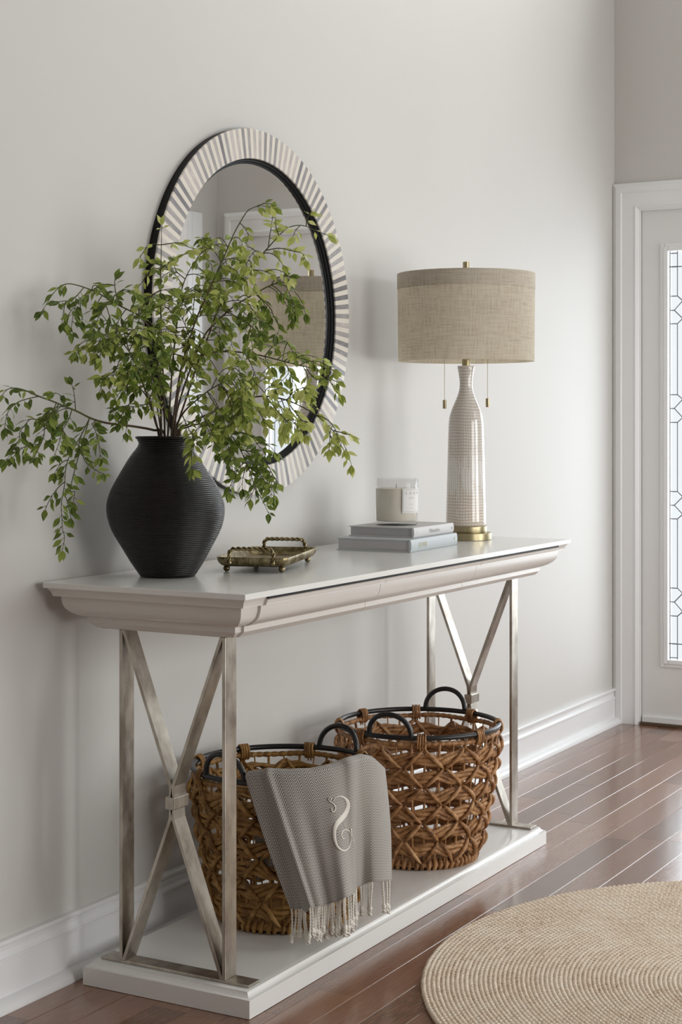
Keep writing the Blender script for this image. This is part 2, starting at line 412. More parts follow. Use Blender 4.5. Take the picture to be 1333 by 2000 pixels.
def mk_leaf(name, dark, mid, light, tr=.3):
    m = bpy.data.materials.new(name); m.use_nodes = True; nt = m.node_tree; b = nt.nodes['Principled BSDF']
    g = N(nt, 'ShaderNodeNewGeometry'); n = noise_n(nt, coords(nt), 260, 2)
    k = math_n(nt, 'MULTIPLY_ADD', n.outputs['Fac'], .25, math_n(nt, 'MULTIPLY', g.outputs['Random Per Island'], .8))
    c = ramp(nt, k, [(.1, dark), (.5, mid), (.95, light)])
    uv = N(nt, 'ShaderNodeUVMap'); sp = N(nt, 'ShaderNodeSeparateXYZ'); L(nt, uv.outputs[0], sp.inputs[0])
    rib = math_n(nt, 'LESS_THAN', math_n(nt, 'ABSOLUTE', math_n(nt, 'SUBTRACT', sp.outputs[0], .5)), .06)
    c = mixc(nt, math_n(nt, 'MULTIPLY', rib, .45), c, light)
    L(nt, c, b.inputs['Base Color']); b.inputs['Roughness'].default_value = .42; b.inputs['Specular IOR Level'].default_value = .35
    t = N(nt, 'ShaderNodeBsdfTranslucent'); L(nt, mixc(nt, .35, c, light), t.inputs[0])
    mx = N(nt, 'ShaderNodeMixShader'); mx.inputs[0].default_value = tr
    L(nt, b.outputs[0], mx.inputs[1]); L(nt, t.outputs[0], mx.inputs[2]); L(nt, mx.outputs[0], nt.nodes['Material Output'].inputs[0])
    return m
M_leafd = mk_leaf('leaf_dark_green', (.035, .065, .010), (.098, .158, .022), (.34, .42, .09))
M_leafm = mk_leaf('leaf_mid_green', (.050, .088, .012), (.195, .272, .032), (.55, .60, .17))
M_leafl = mk_leaf('leaf_lime_green', (.24, .30, .045), (.48, .54, .11), (.70, .72, .31), .38)
M_stem = paint('brown_stem', (.125, .082, .05), .6, .15, 200, .3)
M_stemg = paint('green_stem', (.085, .095, .028), .55, .1, 200, .2)

# ================================================================== the room
WY = 2.25; XD = 6.249; CEIL = 4.6
fm = MB(); rfl = random.Random(3); PW = .0834; y = 2.065+PW*2; row = 0; ends = None
while y > -3.0:
    k = round((2.065-y)/PW)+0; x = -2.2; cuts = []
    off = {1: 5.318, 3: 4.7016, 4: 4.621+.0, 5: 4.2018, 6: 4.4885}.get(k+1, None)
    anchor = off if off is not None else rfl.uniform(3.0, 4.6)
    cuts = [anchor]; q = anchor
    while q > -2.2: q -= rfl.uniform(.45, 1.15); cuts.append(q)
    q = anchor
    while q < XD+.12: q += rfl.uniform(.45, 1.15); cuts.append(q)
    cuts = sorted(min(max(c, -2.2), XD+.12) for c in cuts)
    ch, cz = .0012, .0010
    for a, b_ in zip(cuts, cuts[1:]):
        if b_-a < .02: continue
        y1_, y0_ = min(y, WY+.1), y-PW
        fm.add([(a, y0_, -.02), (b_, y0_, -.02), (b_, y1_, -.02), (a, y1_, -.02), (a, y0_, -cz), (b_, y0_, -cz), (b_, y1_, -cz), (a, y1_, -cz),
                (a+ch*.4, y0_+ch, 0), (b_-ch*.4, y0_+ch, 0), (b_-ch*.4, y1_-ch, 0), (a+ch*.4, y1_-ch, 0)],
               [(0, 3, 2, 1), (0, 1, 5, 4), (1, 2, 6, 5), (2, 3, 7, 6), (3, 0, 4, 7), (4, 5, 9, 8), (5, 6, 10, 9), (6, 7, 11, 10), (7, 4, 8, 11), (8, 9, 10, 11)])
    y -= PW
struct('floor', fm, M_floor)
struct('wall_left', MB().box(-2.2, XD+.12, WY, WY+.12, 0, CEIL), M_wall)
def wall_with_holes_x(x0, x1, ya, yb, z0, z1, holes):   # wall of constant x, holes (y0,y1,z0,z1)
    mb = MB(); ys = sorted({ya, yb, *[h[0] for h in holes], *[h[1] for h in holes]})
    for a, b in zip(ys, ys[1:]):
        hs = sorted([h for h in holes if h[0] <= a+1e-6 and h[1] >= b-1e-6], key=lambda h: h[2]); z = z0
        for h in hs:
            if h[2] > z+1e-6: mb.box(x0, x1, a, b, z, h[2])
            z = h[3]
        if z < z1-1e-6: mb.box(x0, x1, a, b, z, z1)
    return mb
def wall_with_holes_y(y0, y1, xa, xb, z0, z1, holes):
    mb = wall_with_holes_x(y0, y1, xa, xb, z0, z1, holes)
    mb.v = [(y, x, z) for x, y, z in mb.v]; return mb
DY0, DY1 = .475, 2.138          # door opening
struct('wall_far', wall_with_holes_x(XD, XD+.12, -3.0, WY, 0, CEIL, [(DY0, DY1, 0, 2.05), (0.0, 1.9, 3.2, 4.1)]), M_wall)
struct('wall_right', wall_with_holes_y(-3.1, -3.0, -2.2, XD+.12, 0, CEIL, [(3.85, 5.65, .12, 2.4), (1.45, 3.25, .12, 2.4), (3.65, 6.05, 2.65, 4.35)]), M_wall)
struct('wall_back', MB().box(-2.3, -2.2, -3.1, WY+.12, 0, CEIL), M_wall)
struct('ceiling', MB().box(-2.3, XD+.12, -3.1, WY+.12, CEIL, CEIL+.1), M_ceil)
# stub of the inner wall with its cased opening (seen in the mirror)
struct('wall_inner', MB().box(6.02, XD, .20, .32, 0, 2.85).box(5.3, 6.02, .20, .32, 2.14, 2.85), M_wall)
struct('trim_inner_opening', MB().box(6.0205, 6.10, .3205, .342, 0, 2.14).box(5.985, 6.0195, .185, .342, 0, 2.139), M_trim, bevel=.003)

# baseboard: flat board, cove cap, shoe moulding
bprof = [(2.25, 0), (2.237, 0), (2.237, .0965), (2.2335, .0975), (2.2335, .1010), (2.2375, .1025), (2.2415, .108), (2.2430, .116), (2.2420, .1225), (2.2445, .1245), (2.2445, .1275), (2.2350, .1285), (2.2340, .1310), (2.2340, .1360), (2.2365, .1385), (2.25, .139)]
struct('baseboard_left', MB().prism_x(bprof, -2.2, XD), M_trim, bevel=.0008)
shoe = [(2.237, 0), (2.211, 0), (2.2105, .003)] + [(2.211+.026*(1-math.cos(a)), .004+.020*math.sin(a)) for a in [i*PI/14 for i in range(8)]]
struct('trim_shoe', MB().prism_x(shoe, -2.2, XD-.02), M_trim, autosmooth=.7)
struct('baseboard_far', MB().box(XD-.014, XD, .32, .365, 0, .139), M_trim)

# door casing: stepped moulding around the opening (profile: u = distance from the outer edge, d = projection)
cas = [(0, 0), (0, .020), (.0065, .024), (.0165, .030), (.036, .030), (.041, .026), (.085, .020), (.094, .024), (.101, .019), (.108, .012), (.112, .012), (.112, 0)]
def casing(y_out_l, y_out_r, ztop):
    mb = MB(); n = len(cas); vs_ = []
    for u, d in cas:
        vs_ += [(XD-d, y_out_l-u, 0), (XD-d, y_out_l-u, ztop-u), (XD-d, y_out_r+u, ztop-u), (XD-d, y_out_r+u, 0)]
    fs = []
    for i in range(n):
        j = (i+1) % n
        for k in range(3): fs.append((i*4+k, i*4+k+1, j*4+k+1, j*4+k))
    mb.add(vs_, fs); return mb
struct('trim_door_casing', casing(2.2495, .37, 2.150), M_trim, autosmooth=.5)
struct('trim_threshold', MB().box(XD-.02, XD+.12, DY0, DY1, 0, .012), M_stem, bevel=.002)

GZ0, GZ1 = .262, 1.876
LZ0_ = [1.866, 1.813, 1.697, 1.641, 1.588, 1.308, 1.254, 1.199, .926, .872, .818, .545, .490, .435, .325, .270]
APEX = [1.678, 1.608, 1.290, 1.218, .906, .837, .526, .454]
def door_leaf(n, ya, yb, GZ1=1.876):
    gl0, gl1 = (ya+.108, yb-.1075)
    root = bpy.data.objects.new('door_%d' % n, None); COL.objects.link(root); root.location = (XD+.02, (ya+yb)/2, 0); root['kind'] = 'structure'
    x0, x1 = XD+.004, XD+.048
    s = MB(); s.box(x0, x1, ya, gl0, GZ0, GZ1).box(x0, x1, gl1, yb, GZ0, GZ1).box(x0, x1, ya, yb, .012, GZ0).box(x0, x1, ya, yb, GZ1, 2.042)
    obj('door_panel', s, M_door, root)
    # raised glazing bead: outer bead + inner bead
    f = MB(); mm = .030
    def frame(mb, y0, y1, z0, z1, w, xa, xb):
        mb.box(xa, xb, y0, y0+w, z0, z1).box(xa, xb, y1-w, y1, z0, z1).box(xa, xb, y0+w, y1-w, z0, z0+w).box(xa, xb, y0+w, y1-w, z1-w, z1)
    frame(f, gl0-mm, gl1+mm, GZ0-mm, GZ1+mm, .016, x0-.007, x0+.002)
    frame(f, gl0-.016, gl1+.016, GZ0-.016, GZ1+.016, .018, x0-.012, x0+.006)
    obj('glazing_bead', f, M_trim, root, bevel=.003)
    p = obj('glass_pane', MB().box(XD+.020, XD+.026, gl0, gl1, GZ0, GZ1), M_pane, root)
    # leading, both sides of the pane mirrored about the middle of the leaf
    ld = MB(); xl = XD+.017; r = .0021
    def seg(ya_, za, yb_, zb): ld.tube([(xl, ya_, za), (xl, yb_, zb)], r, 6)
    LZ = [min(z, GZ1-.01) if i == 0 else (z if z < GZ1-.03 else GZ1-.055) for i, z in enumerate(LZ0_)]
    for side in (0, 1):
        Y = (lambda d: gl1-d) if side == 0 else (lambda d: gl0+d)
        seg(Y(.004), GZ0, Y(.004), GZ1)
        a, b_, c_ = .034, .021, .055
        for z in LZ:
            seg(Y(.004), z, Y(b_ if z in (1.641, 1.254, .872, .490) else a), z)
        seg(Y(a), GZ1, Y(a), LZ[2]); seg(Y(a), LZ[4], Y(a), LZ[5]); seg(Y(a), LZ[7], Y(a), LZ[8]); seg(Y(a), LZ[10], Y(a), LZ[11]); seg(Y(a), LZ[13], Y(a), GZ0)
        for g in range(4):
            h1, h2, h3 = [(2, 3, 4), (5, 6, 7), (8, 9, 10), (11, 12, 13)][g]
            A1, A2 = APEX[2*g], APEX[2*g+1]
            seg(Y(a), LZ[h1], Y(c_), A1); seg(Y(c_), A1, Y(b_), LZ[h2]); seg(Y(b_), LZ[h2], Y(c_), A2); seg(Y(c_), A2, Y(a), LZ[h3])
            m_ = (gl1-gl0)/2
            if side == 0:
                seg(Y(c_), A1, Y(m_), A1+.075); seg(Y(c_), A2, Y(m_), A2-.075)
                seg(Y(m_), A1+.075, gl0+c_, A1); seg(Y(m_), A2-.075, gl0+c_, A2)
                seg(Y(m_-.07), (A1+A2)/2, Y(m_), A1+.03); seg(Y(m_), A1+.03, Y(m_+.07), (A1+A2)/2)
                seg(Y(m_-.07), (A1+A2)/2, Y(m_), A2-.03); seg(Y(m_), A2-.03, Y(m_+.07), (A1+A2)/2)
    seg(gl0, LZ[1], gl1, LZ[1]); seg(gl0, LZ[14], gl1, LZ[14])
    seg((gl0+gl1)/2, GZ1, (gl0+gl1)/2, APEX[0]+.075); seg((gl0+gl1)/2, APEX[7]-.075, (gl0+gl1)/2, GZ0)
    obj('lead_came', ld, M_lead, p)
    if True:
        obj('door_sweep', MB().box(x0-.012, x0+.004, ya+.004, yb-.004, .004, .034), M_trim, root, bevel=.002)
    return root, (gl0, gl1)
door_leaf(1, 1.308, 2.1365)
d2, _g = door_leaf(2, .479, 1.302, 1.80)
hb = MB().lathe([(0, 0), (.028, 0), (.028, .008), (.012, .010), (.012, .040), (.026, .046), (.030, .060), (.024, .074), (0, .078)], 0, 0, 24)
hb.v = [(XD+.004-z, 1.250+x, 1.0+y) for x, y, z in hb.v]
obj('door_knob', hb, M_brass, d2, smooth=True)

def unseen_window(n, axis, a0, a1, z0, z1, pos, dirn, cols, rows):  # unseen windows, put in so the added lamps can shine through
    mb = MB()
    def bx(a, b, c, d, p0, p1):
        if axis == 'x': mb.box(p0, p1, a, b, c, d)
        else: mb.box(a, b, p0, p1, c, d)
    w = .06; p0, p1 = pos, pos+.07
    bx(a0, a1, z0, z0+w, p0, p1); bx(a0, a1, z1-w, z1, p0, p1); bx(a0, a0+w, z0, z1, p0, p1); bx(a1-w, a1, z0, z1, p0, p1)
    for i in range(1, cols): a = a0+(a1-a0)*i/cols; bx(a-.012, a+.012, z0, z1, p0+.01, p1-.01)
    for j in range(1, rows): z = z0+(z1-z0)*j/rows; bx(a0, a1, z-.012, z+.012, p0+.01, p1-.01)
    o = struct('unseen_window_%d' % n, mb, M_trim)
    g = MB()
    if axis == 'x': g.box(pos+.03, pos+.035, a0, a1, z0, z1)
    else: g.box(a0, a1, pos+.03, pos+.035, z0, z1)
    obj('glass_pane', g, M_pane, o)
unseen_window(1, 'x', 0.0, 1.9, 3.2, 4.1, XD+.02, 1, 3, 2)
unseen_window(2, 'y', 3.85, 5.65, .12, 2.4, -3.09, 1, 3, 2)
unseen_window(3, 'y', 1.45, 3.25, .12, 2.4, -3.09, 1, 3, 2)
unseen_window(4, 'y', 3.65, 6.05, 2.65, 4.35, -3.09, 1, 3, 2)

# ================================================================== console table
TX0, TX1, TY0, TY1, TZ = 2.6865, 4.4182, 1.7222, 2.2272, .8635
SZ = .8514      # underside of the slab
table = thing('console_table', 'long white console table with silver metal X-shaped ends against the wall', 'table', ((TX0+TX1)/2, (TY0+TY1)/2, 0))
obj('tabletop', MB().box(TX0, TX1, TY0, TY1, SZ, TZ), M_white, table, bevel=.0012)
prof = [(.006, SZ), (.008, .8485), (.0115, .844), (.013, .8395), (.0145, .8365), (.0145, .834), (.0275, .8325), (.0275, .826), (.029, .817), (.0325, .808), (.040, .7995), (.050, .793), (.060, .7895), (.0665, .789), (.0675, .787), (.0675, .7765), (.080, .7655), (.082, .765)]
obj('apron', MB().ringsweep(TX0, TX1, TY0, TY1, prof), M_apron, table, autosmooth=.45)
# three drawer fronts following the apron profile, standing 5 mm proud
def drawer(x0, x1):
    P = [(TY0+d-.0065, min(z, SZ-.0045)) for d, z in prof]
    P = [P[0]] + [p for p in P[1:] if p[1] < SZ-.0046] 
    back = [(TY0+d+.004, min(z, SZ-.0045)) for d, z in prof][::-1]
    poly = P+back[:1]+[(y, z) for y, z in back[1:]]
    return MB().prism_x(P+back, x0, x1)
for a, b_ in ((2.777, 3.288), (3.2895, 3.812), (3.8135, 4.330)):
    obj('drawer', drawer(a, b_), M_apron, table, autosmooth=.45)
obj('gap_shade_strip', MB().box(2.777, 4.330, TY0+.0022, TY0+.006, SZ-.0044, SZ-.0002), M_blackrim, table)  # black strip standing in for the shade in the slot above the drawers
# metal ends
PXL = (2.798, 2.841); PXR = (4.272, 4.315)
def metal_end(x0, x1):
    fr = bpy.data.objects.new('end_frame', None); COL.objects.link(fr); fr.parent = table; fr.location = Vector(((x0+x1)/2, 1.975, .051)) - table.location
    zb, zt = .057, .759
    obj('foot_plate', MB().box(x0, x1, 1.785, 2.160, .051, zb), M_steel, fr, bevel=.0012)
    obj('head_plate', MB().box(x0, x1, 1.836, 2.160, zt, .765), M_steel, fr, bevel=.0012)
    y1, y2, th = 1.8425, 2.104, .008
    for y in (y1, y2-.0):
        obj('leg', MB().box(x0, x1, y, y+th, zb, zt), M_steel, fr, bevel=.0012)
    ym = (y1+y2+th)/2; zc = .406
    for s_ in (-1, 1):
        yb_ = ym + s_*(y2-y1-th-.004)/2; yt_ = ym - s_*(y2-y1-th-.004)/2
        zj = .035; h = th/2
        # bar: diagonal up to the collar, straight through it, then on
        pts = [(yb_, zb), (ym+s_*h*.9, zc-zj), (ym-s_*h*.9, zc+zj), (yt_, zt)]
        mb = MB(); vs_ = []
        L_ = []
        for i, (y, z) in enumerate(pts):
            if i == 0: d = Vector((pts[1][0]-y, pts[1][1]-z))
            elif i == 3: d = Vector((y-pts[2][0], z-pts[2][1]))
            else: d = Vector((pts[i+1][0]-pts[i-1][0], pts[i+1][1]-pts[i-1][1]))
            d.normalize(); 
            k = h/ max(.5, abs(d.y))
            L_.append(((y-k, z), (y+k, z)))
        poly = [a for a, _ in L_]+[b2 for _, b2 in L_][::-1]
        obj('brace', MB().prism_x(poly, x0+.001, x1-.001), M_steel, fr, bevel=.0008)
    obj('collar', MB().box(x0-.006, x1+.006, ym-.0115, ym+.0115, zc-.014, zc+.012), M_steel, fr, bevel=.002)
metal_end(*PXL); metal_end(*PXR)
# base shelf
BX0, BX1, BY0, BY1 = 2.7687, 4.3372, 1.7649, 2.1857
sp_ = [(.030, .0510), (.018, .0510), (.0135, .0500), (.0135, .0480), (.0118, .0445), (.0080, .0415), (.0025, .0392), (.0, .0385), (.0, .001), (.004, .0)]
obj('base_shelf', MB().ringsweep(BX0, BX1, BY0, BY1, sp_), M_white, table, autosmooth=.5)

# ================================================================== round mirror
MCX, MCZ, MR = 3.5394, 1.4789, .4664; MYF = 2.222; RI = MR*.838
mir = thing('round_mirror', 'large round wall mirror framed in cream and grey striped bone inlay', 'mirror', (MCX, WY, MCZ))
def ring_y(prof, seg=160):     # prof = [(r, y)]
    mb = MB(); vs_ = []; n = len(prof)
    for r, y in prof:
        for k in range(seg):
            th = 2*PI*k/seg; vs_.append((MCX+r*math.cos(th), y, MCZ+r*math.sin(th)))
    fs = [(i*seg+k, i*seg+(k+1) % seg, ((i+1) % n)*seg+(k+1) % seg, ((i+1) % n)*seg+k) for i in range(n) for k in range(seg)]
    mb.add(vs_, fs); return mb
obj('inlay_ring', ring_y([(MR, MYF+.002), (MR-.0015, MYF), (RI+.001, MYF), (RI, MYF+.002), (RI, MYF+.004), (MR, MYF+.004)]), M_inlay, mir, autosmooth=.5)
obj('frame_rim', ring_y([(MR-.0005, MYF+.0042), (MR-.002, WY-.0005), (RI-.012, WY-.0005), (RI-.012, MYF+.0165), (RI-.008, MYF+.0155), (RI-.006, MYF+.010), (RI-.0035, MYF+.009), (RI-.001, MYF+.0042)]), M_blackrim, mir, autosmooth=.5)
gm = MB(); seg = 160
gm.add([(MCX+(RI-.0115)*math.cos(2*PI*k/seg), MYF+.018, MCZ+(RI-.0115)*math.sin(2*PI*k/seg)) for k in range(seg)]+[(MCX+(RI-.0115)*math.cos(2*PI*k/seg), MYF+.022, MCZ+(RI-.0115)*math.sin(2*PI*k/seg)) for k in range(seg)],
       [tuple(range(seg)), tuple(range(seg, 2*seg))[::-1]]+[(k, (k+1) % seg, seg+(k+1) % seg, seg+k) for k in range(seg)])
obj('mirror_glass', gm, M_mirror, mir)

# ================================================================== table lamp
LX, LY = 4.2655, 1.9823; SCL = 680.45
lamp = thing('table_lamp', 'tall table lamp with linen drum shade and cream patterned ceramic bottle body', 'lamp', (LX, LY, TZ))
zz = lambda y: CAM_H-(y-CYP)/SCL
obj('base_disc', MB().lathe([(0, TZ), (.0725, TZ), (.0735, TZ+.0012), (.0735, .8828), (.0725, .8838), (0, .8838)], LX, LY, 72), M_brass, lamp, autosmooth=.4)
obj('base_disc', MB().lathe([(0, .8838), (.0592, .8838), (.0596, .885), (.0596, .9018), (.0585, .9029), (0, .9029)], LX, LY, 72), M_brass, lamp, autosmooth=.4)
bp = [(1026.6, 37), (1026, 39.3), (1016, 39.3), (990, 38.7), (964, 38), (935, 37.3), (906, 36.6), (877, 35.9), (848, 35.1), (836, 34.7), (825, 34.0), (815, 32.8), (807.5, 31.0), (799, 28.0), (790, 24.2), (781, 20.2), (773, 16.9), (766, 14.6), (758, 13.1), (749, 12.6), (740, 13.2), (730, 14.7), (722, 16.0), (716, 17.0), (714.7, 16.6), (714.5, 10)]
obj('ceramic_body', MB().lathe([(0, .9029)]+[(w/SCL, zz(y)) for y, w in bp]+[(0, zz(714.5))], LX, LY, 72), M_ceramic, lamp, smooth=True)
obj('neck', MB().lathe([(0, zz(715)), (.0115, zz(715)), (.0115, zz(703)), (.008, zz(700)), (.008, zz(560)), (0, zz(560))], LX, LY, 24), M_brass, lamp, autosmooth=.4)
sh_ = [(.1940, 1.3745), (.1946, 1.3740), (.1950, 1.3745), (.1955, 1.40), (.1966, 1.55), (.1970, 1.6235), (.1964, 1.6240), (.1960, 1.6235), (.1956, 1.55), (.1945, 1.40)]
mb = MB(); seg = 96; n = len(sh_)
mb.add([(LX+r*math.cos(2*PI*k/seg), LY+r*math.sin(2*PI*k/seg), z) for r, z in sh_ for k in range(seg)],
       [(i*seg+k, i*seg+(k+1) % seg, ((i+1) % n)*seg+(k+1) % seg, ((i+1) % n)*seg+k) for i in range(n) for k in range(seg)])
shade = obj('shade', mb, M_linen, lamp, autosmooth=.6)
bd = [(.1972, 1.580), (.1980, 1.581), (.1984, 1.6235), (.1980, 1.6245), (.1950, 1.6245), (.1950, 1.6238), (.1973, 1.6238)]
mb = MB(); n = len(bd)
mb.add([(LX+r*math.cos(2*PI*k/seg), LY+r*math.sin(2*PI*k/seg), z) for r, z in bd for k in range(seg)],
       [(i*seg+k, i*seg+(k+1) % seg, ((i+1) % n)*seg+(k+1) % seg, ((i+1) % n)*seg+k) for i in range(n) for k in range(seg)])
obj('top_band', mb, M_linenband, shade, autosmooth=.6)
sp3 = MB()
for k in range(3):
    a = k*2*PI/3+.4; sp3.tube([(LX, LY, 1.606), (LX+.1955*math.cos(a), LY+.1955*math.sin(a), 1.617)], .0014, 6)
sp3.lathe([(0, 1.604), (.014, 1.604), (.014, 1.610), (0, 1.610)], LX, LY, 20)
obj('shade_spider', sp3, M_brass, lamp)
obj('finial', MB().lathe([(0, 1.608), (.004, 1.608), (.004, 1.638), (.0095, 1.638), (.0095, 1.659), (.0085, 1.660), (0, 1.660)], LX, LY, 28), M_brass, lamp, autosmooth=.4)
for sgn, zb, zt in ((-1, 1.2385, 1.2635), (1, 1.2430, 1.2680)):
    cx_, cy_ = LX+sgn*.0617*SS, LY-sgn*.0617*CC
    ch = MB(); z = zt
    while z < 1.42:
        ch.lathe([(0, z), (.0013, z+.0008), (.0013, z+.0020), (0, z+.0028)], cx_, cy_, 6); z += .0034
    ch.tube([(cx_, cy_, zt), (cx_, cy_, 1.42), (LX+sgn*.01*SS, LY-sgn*.01*CC, 1.425)], .0004, 4)
    c_ = obj('pull_chain', ch, M_brass, lamp)
    obj('pull_knob', MB().lathe([(0, zb), (.0052, zb), (.0055, zb+.001), (.0055, zt-.001), (.005, zt), (0, zt)], cx_, cy_, 20), M_brass, c_, autosmooth=.4)

# ================================================================== text helper
def text_mesh(s, size, depth=.0003, spacing=1.0):
    cu = bpy.data.curves.new('t', 'FONT'); cu.body = s; cu.size = size; cu.extrude = depth; cu.align_x = 'CENTER'; cu.align_y = 'CENTER'; cu.space_character = spacing
    o = bpy.data.objects.new('t', cu); COL.objects.link(o); bpy.context.view_layer.update()
    me = o.to_mesh(); mb = MB(); mb.add([v.co[:] for v in me.vertices], [tuple(p.vertices) for p in me.polygons]); o.to_mesh_clear()
    bpy.data.objects.remove(o); bpy.data.curves.remove(cu)
    return mb

# ================================================================== books
def book(name, label, fl, ang, w, d, z0, z1, cover, group):
    """fl = front-left corner (spine faces the front)"""
    root = thing(name, label, 'book', (fl[0], fl[1], z0), group)
    M = Matrix.Translation(Vector((fl[0], fl[1], 0))) @ Matrix.Rotation(ang, 4, 'Z')
    th = .0028
    c = MB()
    c.box(0, w, .004, d, z0, z0+th, M); c.box(0, w, .004, d, z1-th, z1, M)
    # rounded spine
    n = 8; pr = [( -0.000+ .004-.004*math.sin(PI*i/n), z0+(z1-z0)*(1-math.cos(PI*i/n))/2) for i in range(n+1)]
    pr2 = [(.0075, z) for y, z in pr]
    poly = pr+pr2[::-1]
    sp = MB().prism_x(poly, 0, w); sp.v = [tuple(M @ Vector(v)) for v in sp.v]
    c.add(sp.v, sp.f)
    obj('cover', c, cover, root, bevel=.0006)
    obj('pages', MB().box(.004, w-.004, .006, d-.004, z0+th, z1-th, M), M_pages, root)
    return root, M
b1, Mb1 = book('hardcover_book', 'larger pale blue-grey hardcover, lower book of the stack under the candle', (3.752, 1.8985), math.radians(2.6), .308, .216, TZ, TZ+.0335, M_book2, 'books stacked beside the lamp')
b2, Mb2 = book('hardcover_book', 'smaller pale lilac-grey hardcover, upper book lying directly beneath the candle', (3.8119, 1.9205), math.radians(1.3), .254, .193, TZ+.0335, TZ+.0605, M_book1, 'books stacked beside the lamp')
def spine_text(s, size, u, z, M, mat, parent, name, spacing=1.0):
    t = text_mesh(s, size, .0002, spacing)
    t.v = [tuple(M @ Vector((u+x, -.0007-zz_, z+y))) for x, y, zz_ in t.v]
    obj(name, t, mat, parent)
spine_text('Minimalista', .0150, .128, TZ+.047, Mb2, M_inkfaint, b2, 'spine_title', 1.0)
spine_text('T', .008, .018, TZ+.047, Mb2, M_inkfaint, b2, 'spine_mark')
spine_text('A', .010, .240, TZ+.047, Mb2, M_ink, b2, 'spine_mark')
spine_text('HOME', .018, .076, TZ+.0168, Mb1, M_goldfoil, b1, 'spine_title', 1.2)
spine_text('•', .030, .290, TZ+.0180, Mb1, M_goldfoil, b1, 'spine_mark')

# ================================================================== candle
KX, KY, KZ = 3.907, 2.0225, TZ+.0605
can = thing('jar_candle', 'cream candle in a clear glass tumbler with a white label, on the books', 'candle', (KX, KY, KZ))
rt, rb, hh = .0597, .0572, .1242
obj('glass_jar', MB().lathe([(0, KZ), (rb-.003, KZ), (rb, KZ+.003), (rt, KZ+hh-.001), (rt-.0012, KZ+hh), (rt-.0026, KZ+hh-.001), (rb-.0030, KZ+.013), (rb-.006, KZ+.0105), (0, KZ+.010)], KX, KY, 72), M_jar, can, smooth=True)
obj('wax', MB().lathe([(0, KZ+.0106), (rb-.0065, KZ+.0108), (rb-.0035, KZ+.0135), (rt-.0036, KZ+.097), (rt-.0045, KZ+.098), (.02, KZ+.0972), (0, KZ+.0972)], KX, KY, 72), M_wax, can, smooth=True)
obj('wick', MB().tube([(KX, KY, KZ+.097), (KX+.0005, KY, KZ+.105), (KX+.0015, KY, KZ+.109)], .0011, 6), M_ink, can)
# label wraps the side facing the room: angle measured from the direction towards the camera, positive to the camera's right
def onjar(a, z, r):
    dx = -CC*math.cos(a)+SS*math.sin(a); dy = -SS*math.cos(a)-CC*math.sin(a)
    k = (z-KZ)/hh; R = rb+(rt-rb)*k + r
    return (KX+dx*R, KY+dy*R, z)
A0, A1 = .245, 1.42; LZ0, LZ1 = KZ+.034, KZ+.0990
lb = MB(); n = 24
lb.add([onjar(A0+(A1-A0)*i/n, z, e) for e in (.0002, .0008) for z in (LZ0, LZ1) for i in range(n+1)],
       [(q*(2*(n+1))+i, q*(2*(n+1))+i+1, q*(2*(n+1))+n+2+i, q*(2*(n+1))+n+1+i) for q in (0, 1) for i in range(n)])
lab = obj('label', lb, M_label, can, smooth=True)
br_ = MB()
for (aa, ab, za, zb) in ((A0+.035, A1-.03, LZ1-.0036, LZ1-.0030), (A0+.035, A1-.03, LZ0+.0030, LZ0+.0036), (A0+.035, A0+.047, LZ0+.003, LZ1-.003), (A1-.045, A1-.033, LZ0+.003, LZ1-.003)):
    br_.add([onjar(aa+(ab-aa)*i/n, z, .001) for z in (za, zb) for i in range(n+1)], [(i, i+1, n+2+i, n+1+i) for i in range(n)])
obj('label_border', br_, M_ink, lab)
def jar_text(s, size, a, z, mat, name, spacing=1.0):
    t = text_mesh(s, size, 0, spacing)
    t.v = [onjar(a+x/rt, z+y, .0011+zz_) for x, y, zz_ in t.v]; obj(name, t, mat, lab)
jar_text('SAND', .0098, .80, LZ1-.0125, M_ink, 'label_title', 2.6)
ru = MB()
for wz, half in ((.026, .17), (.042, .17), (.052, .11), (.024, .14)):
    z = LZ1-wz; ru.add([onjar(.72-half+2*half*i/8, z+dz, .001) for dz in (-.0005, .0005) for i in range(9)], [(i, i+1, 10+i, 9+i) for i in range(8)])
obj('label_lines', ru, M_inkfaint, lab)

# ================================================================== brass tray
TCX, TCY = 3.232, 2.008; TA = math.radians(18)
tray = thing('footed_tray', 'small antique brass tray with twisted rope handles and ball feet', 'tray', (TCX, TCY, TZ))
MT = Matrix.Translation(Vector((TCX, TCY, 0))) @ Matrix.Rotation(TA, 4, 'Z')
def rrect(hx, hy, r, n=7):
    out = []
    for (sx, sy, a0) in ((1, 1, 0), (-1, 1, PI/2), (-1, -1, PI), (1, -1, 3*PI/2)):
        for i in range(n+1):
            a = a0+PI/2*i/n; out.append((sx*(hx-r)+r*math.cos(a), sy*(hy-r)+r*math.sin(a)))
    return out
def densify(pts, step=.0022):
    out = []
    for i in range(len(pts)):
        a = Vector(pts[i]); b_ = Vector(pts[(i+1) % len(pts)]); m = max(1, int((b_-a).length/step))
        for k in range(m): out.append(tuple(a+(b_-a)*k/m))
    return out
o_ = densify(rrect(.163, .084, .022)); NN = len(o_)
layers = [(.80, .876, 0), (.865, .8765, .3), (.92, .8795, 1), (.962, .8845, 1), (.99, .891, .8), (1.0, .897, .3), (.995, .8980, 0), (.983, .8965, 0), (.965, .890, 0), (.935, .884, 0), (.89, .8805, 0), (.80, .8795, 0)]
tm = MB(); vs_ = []
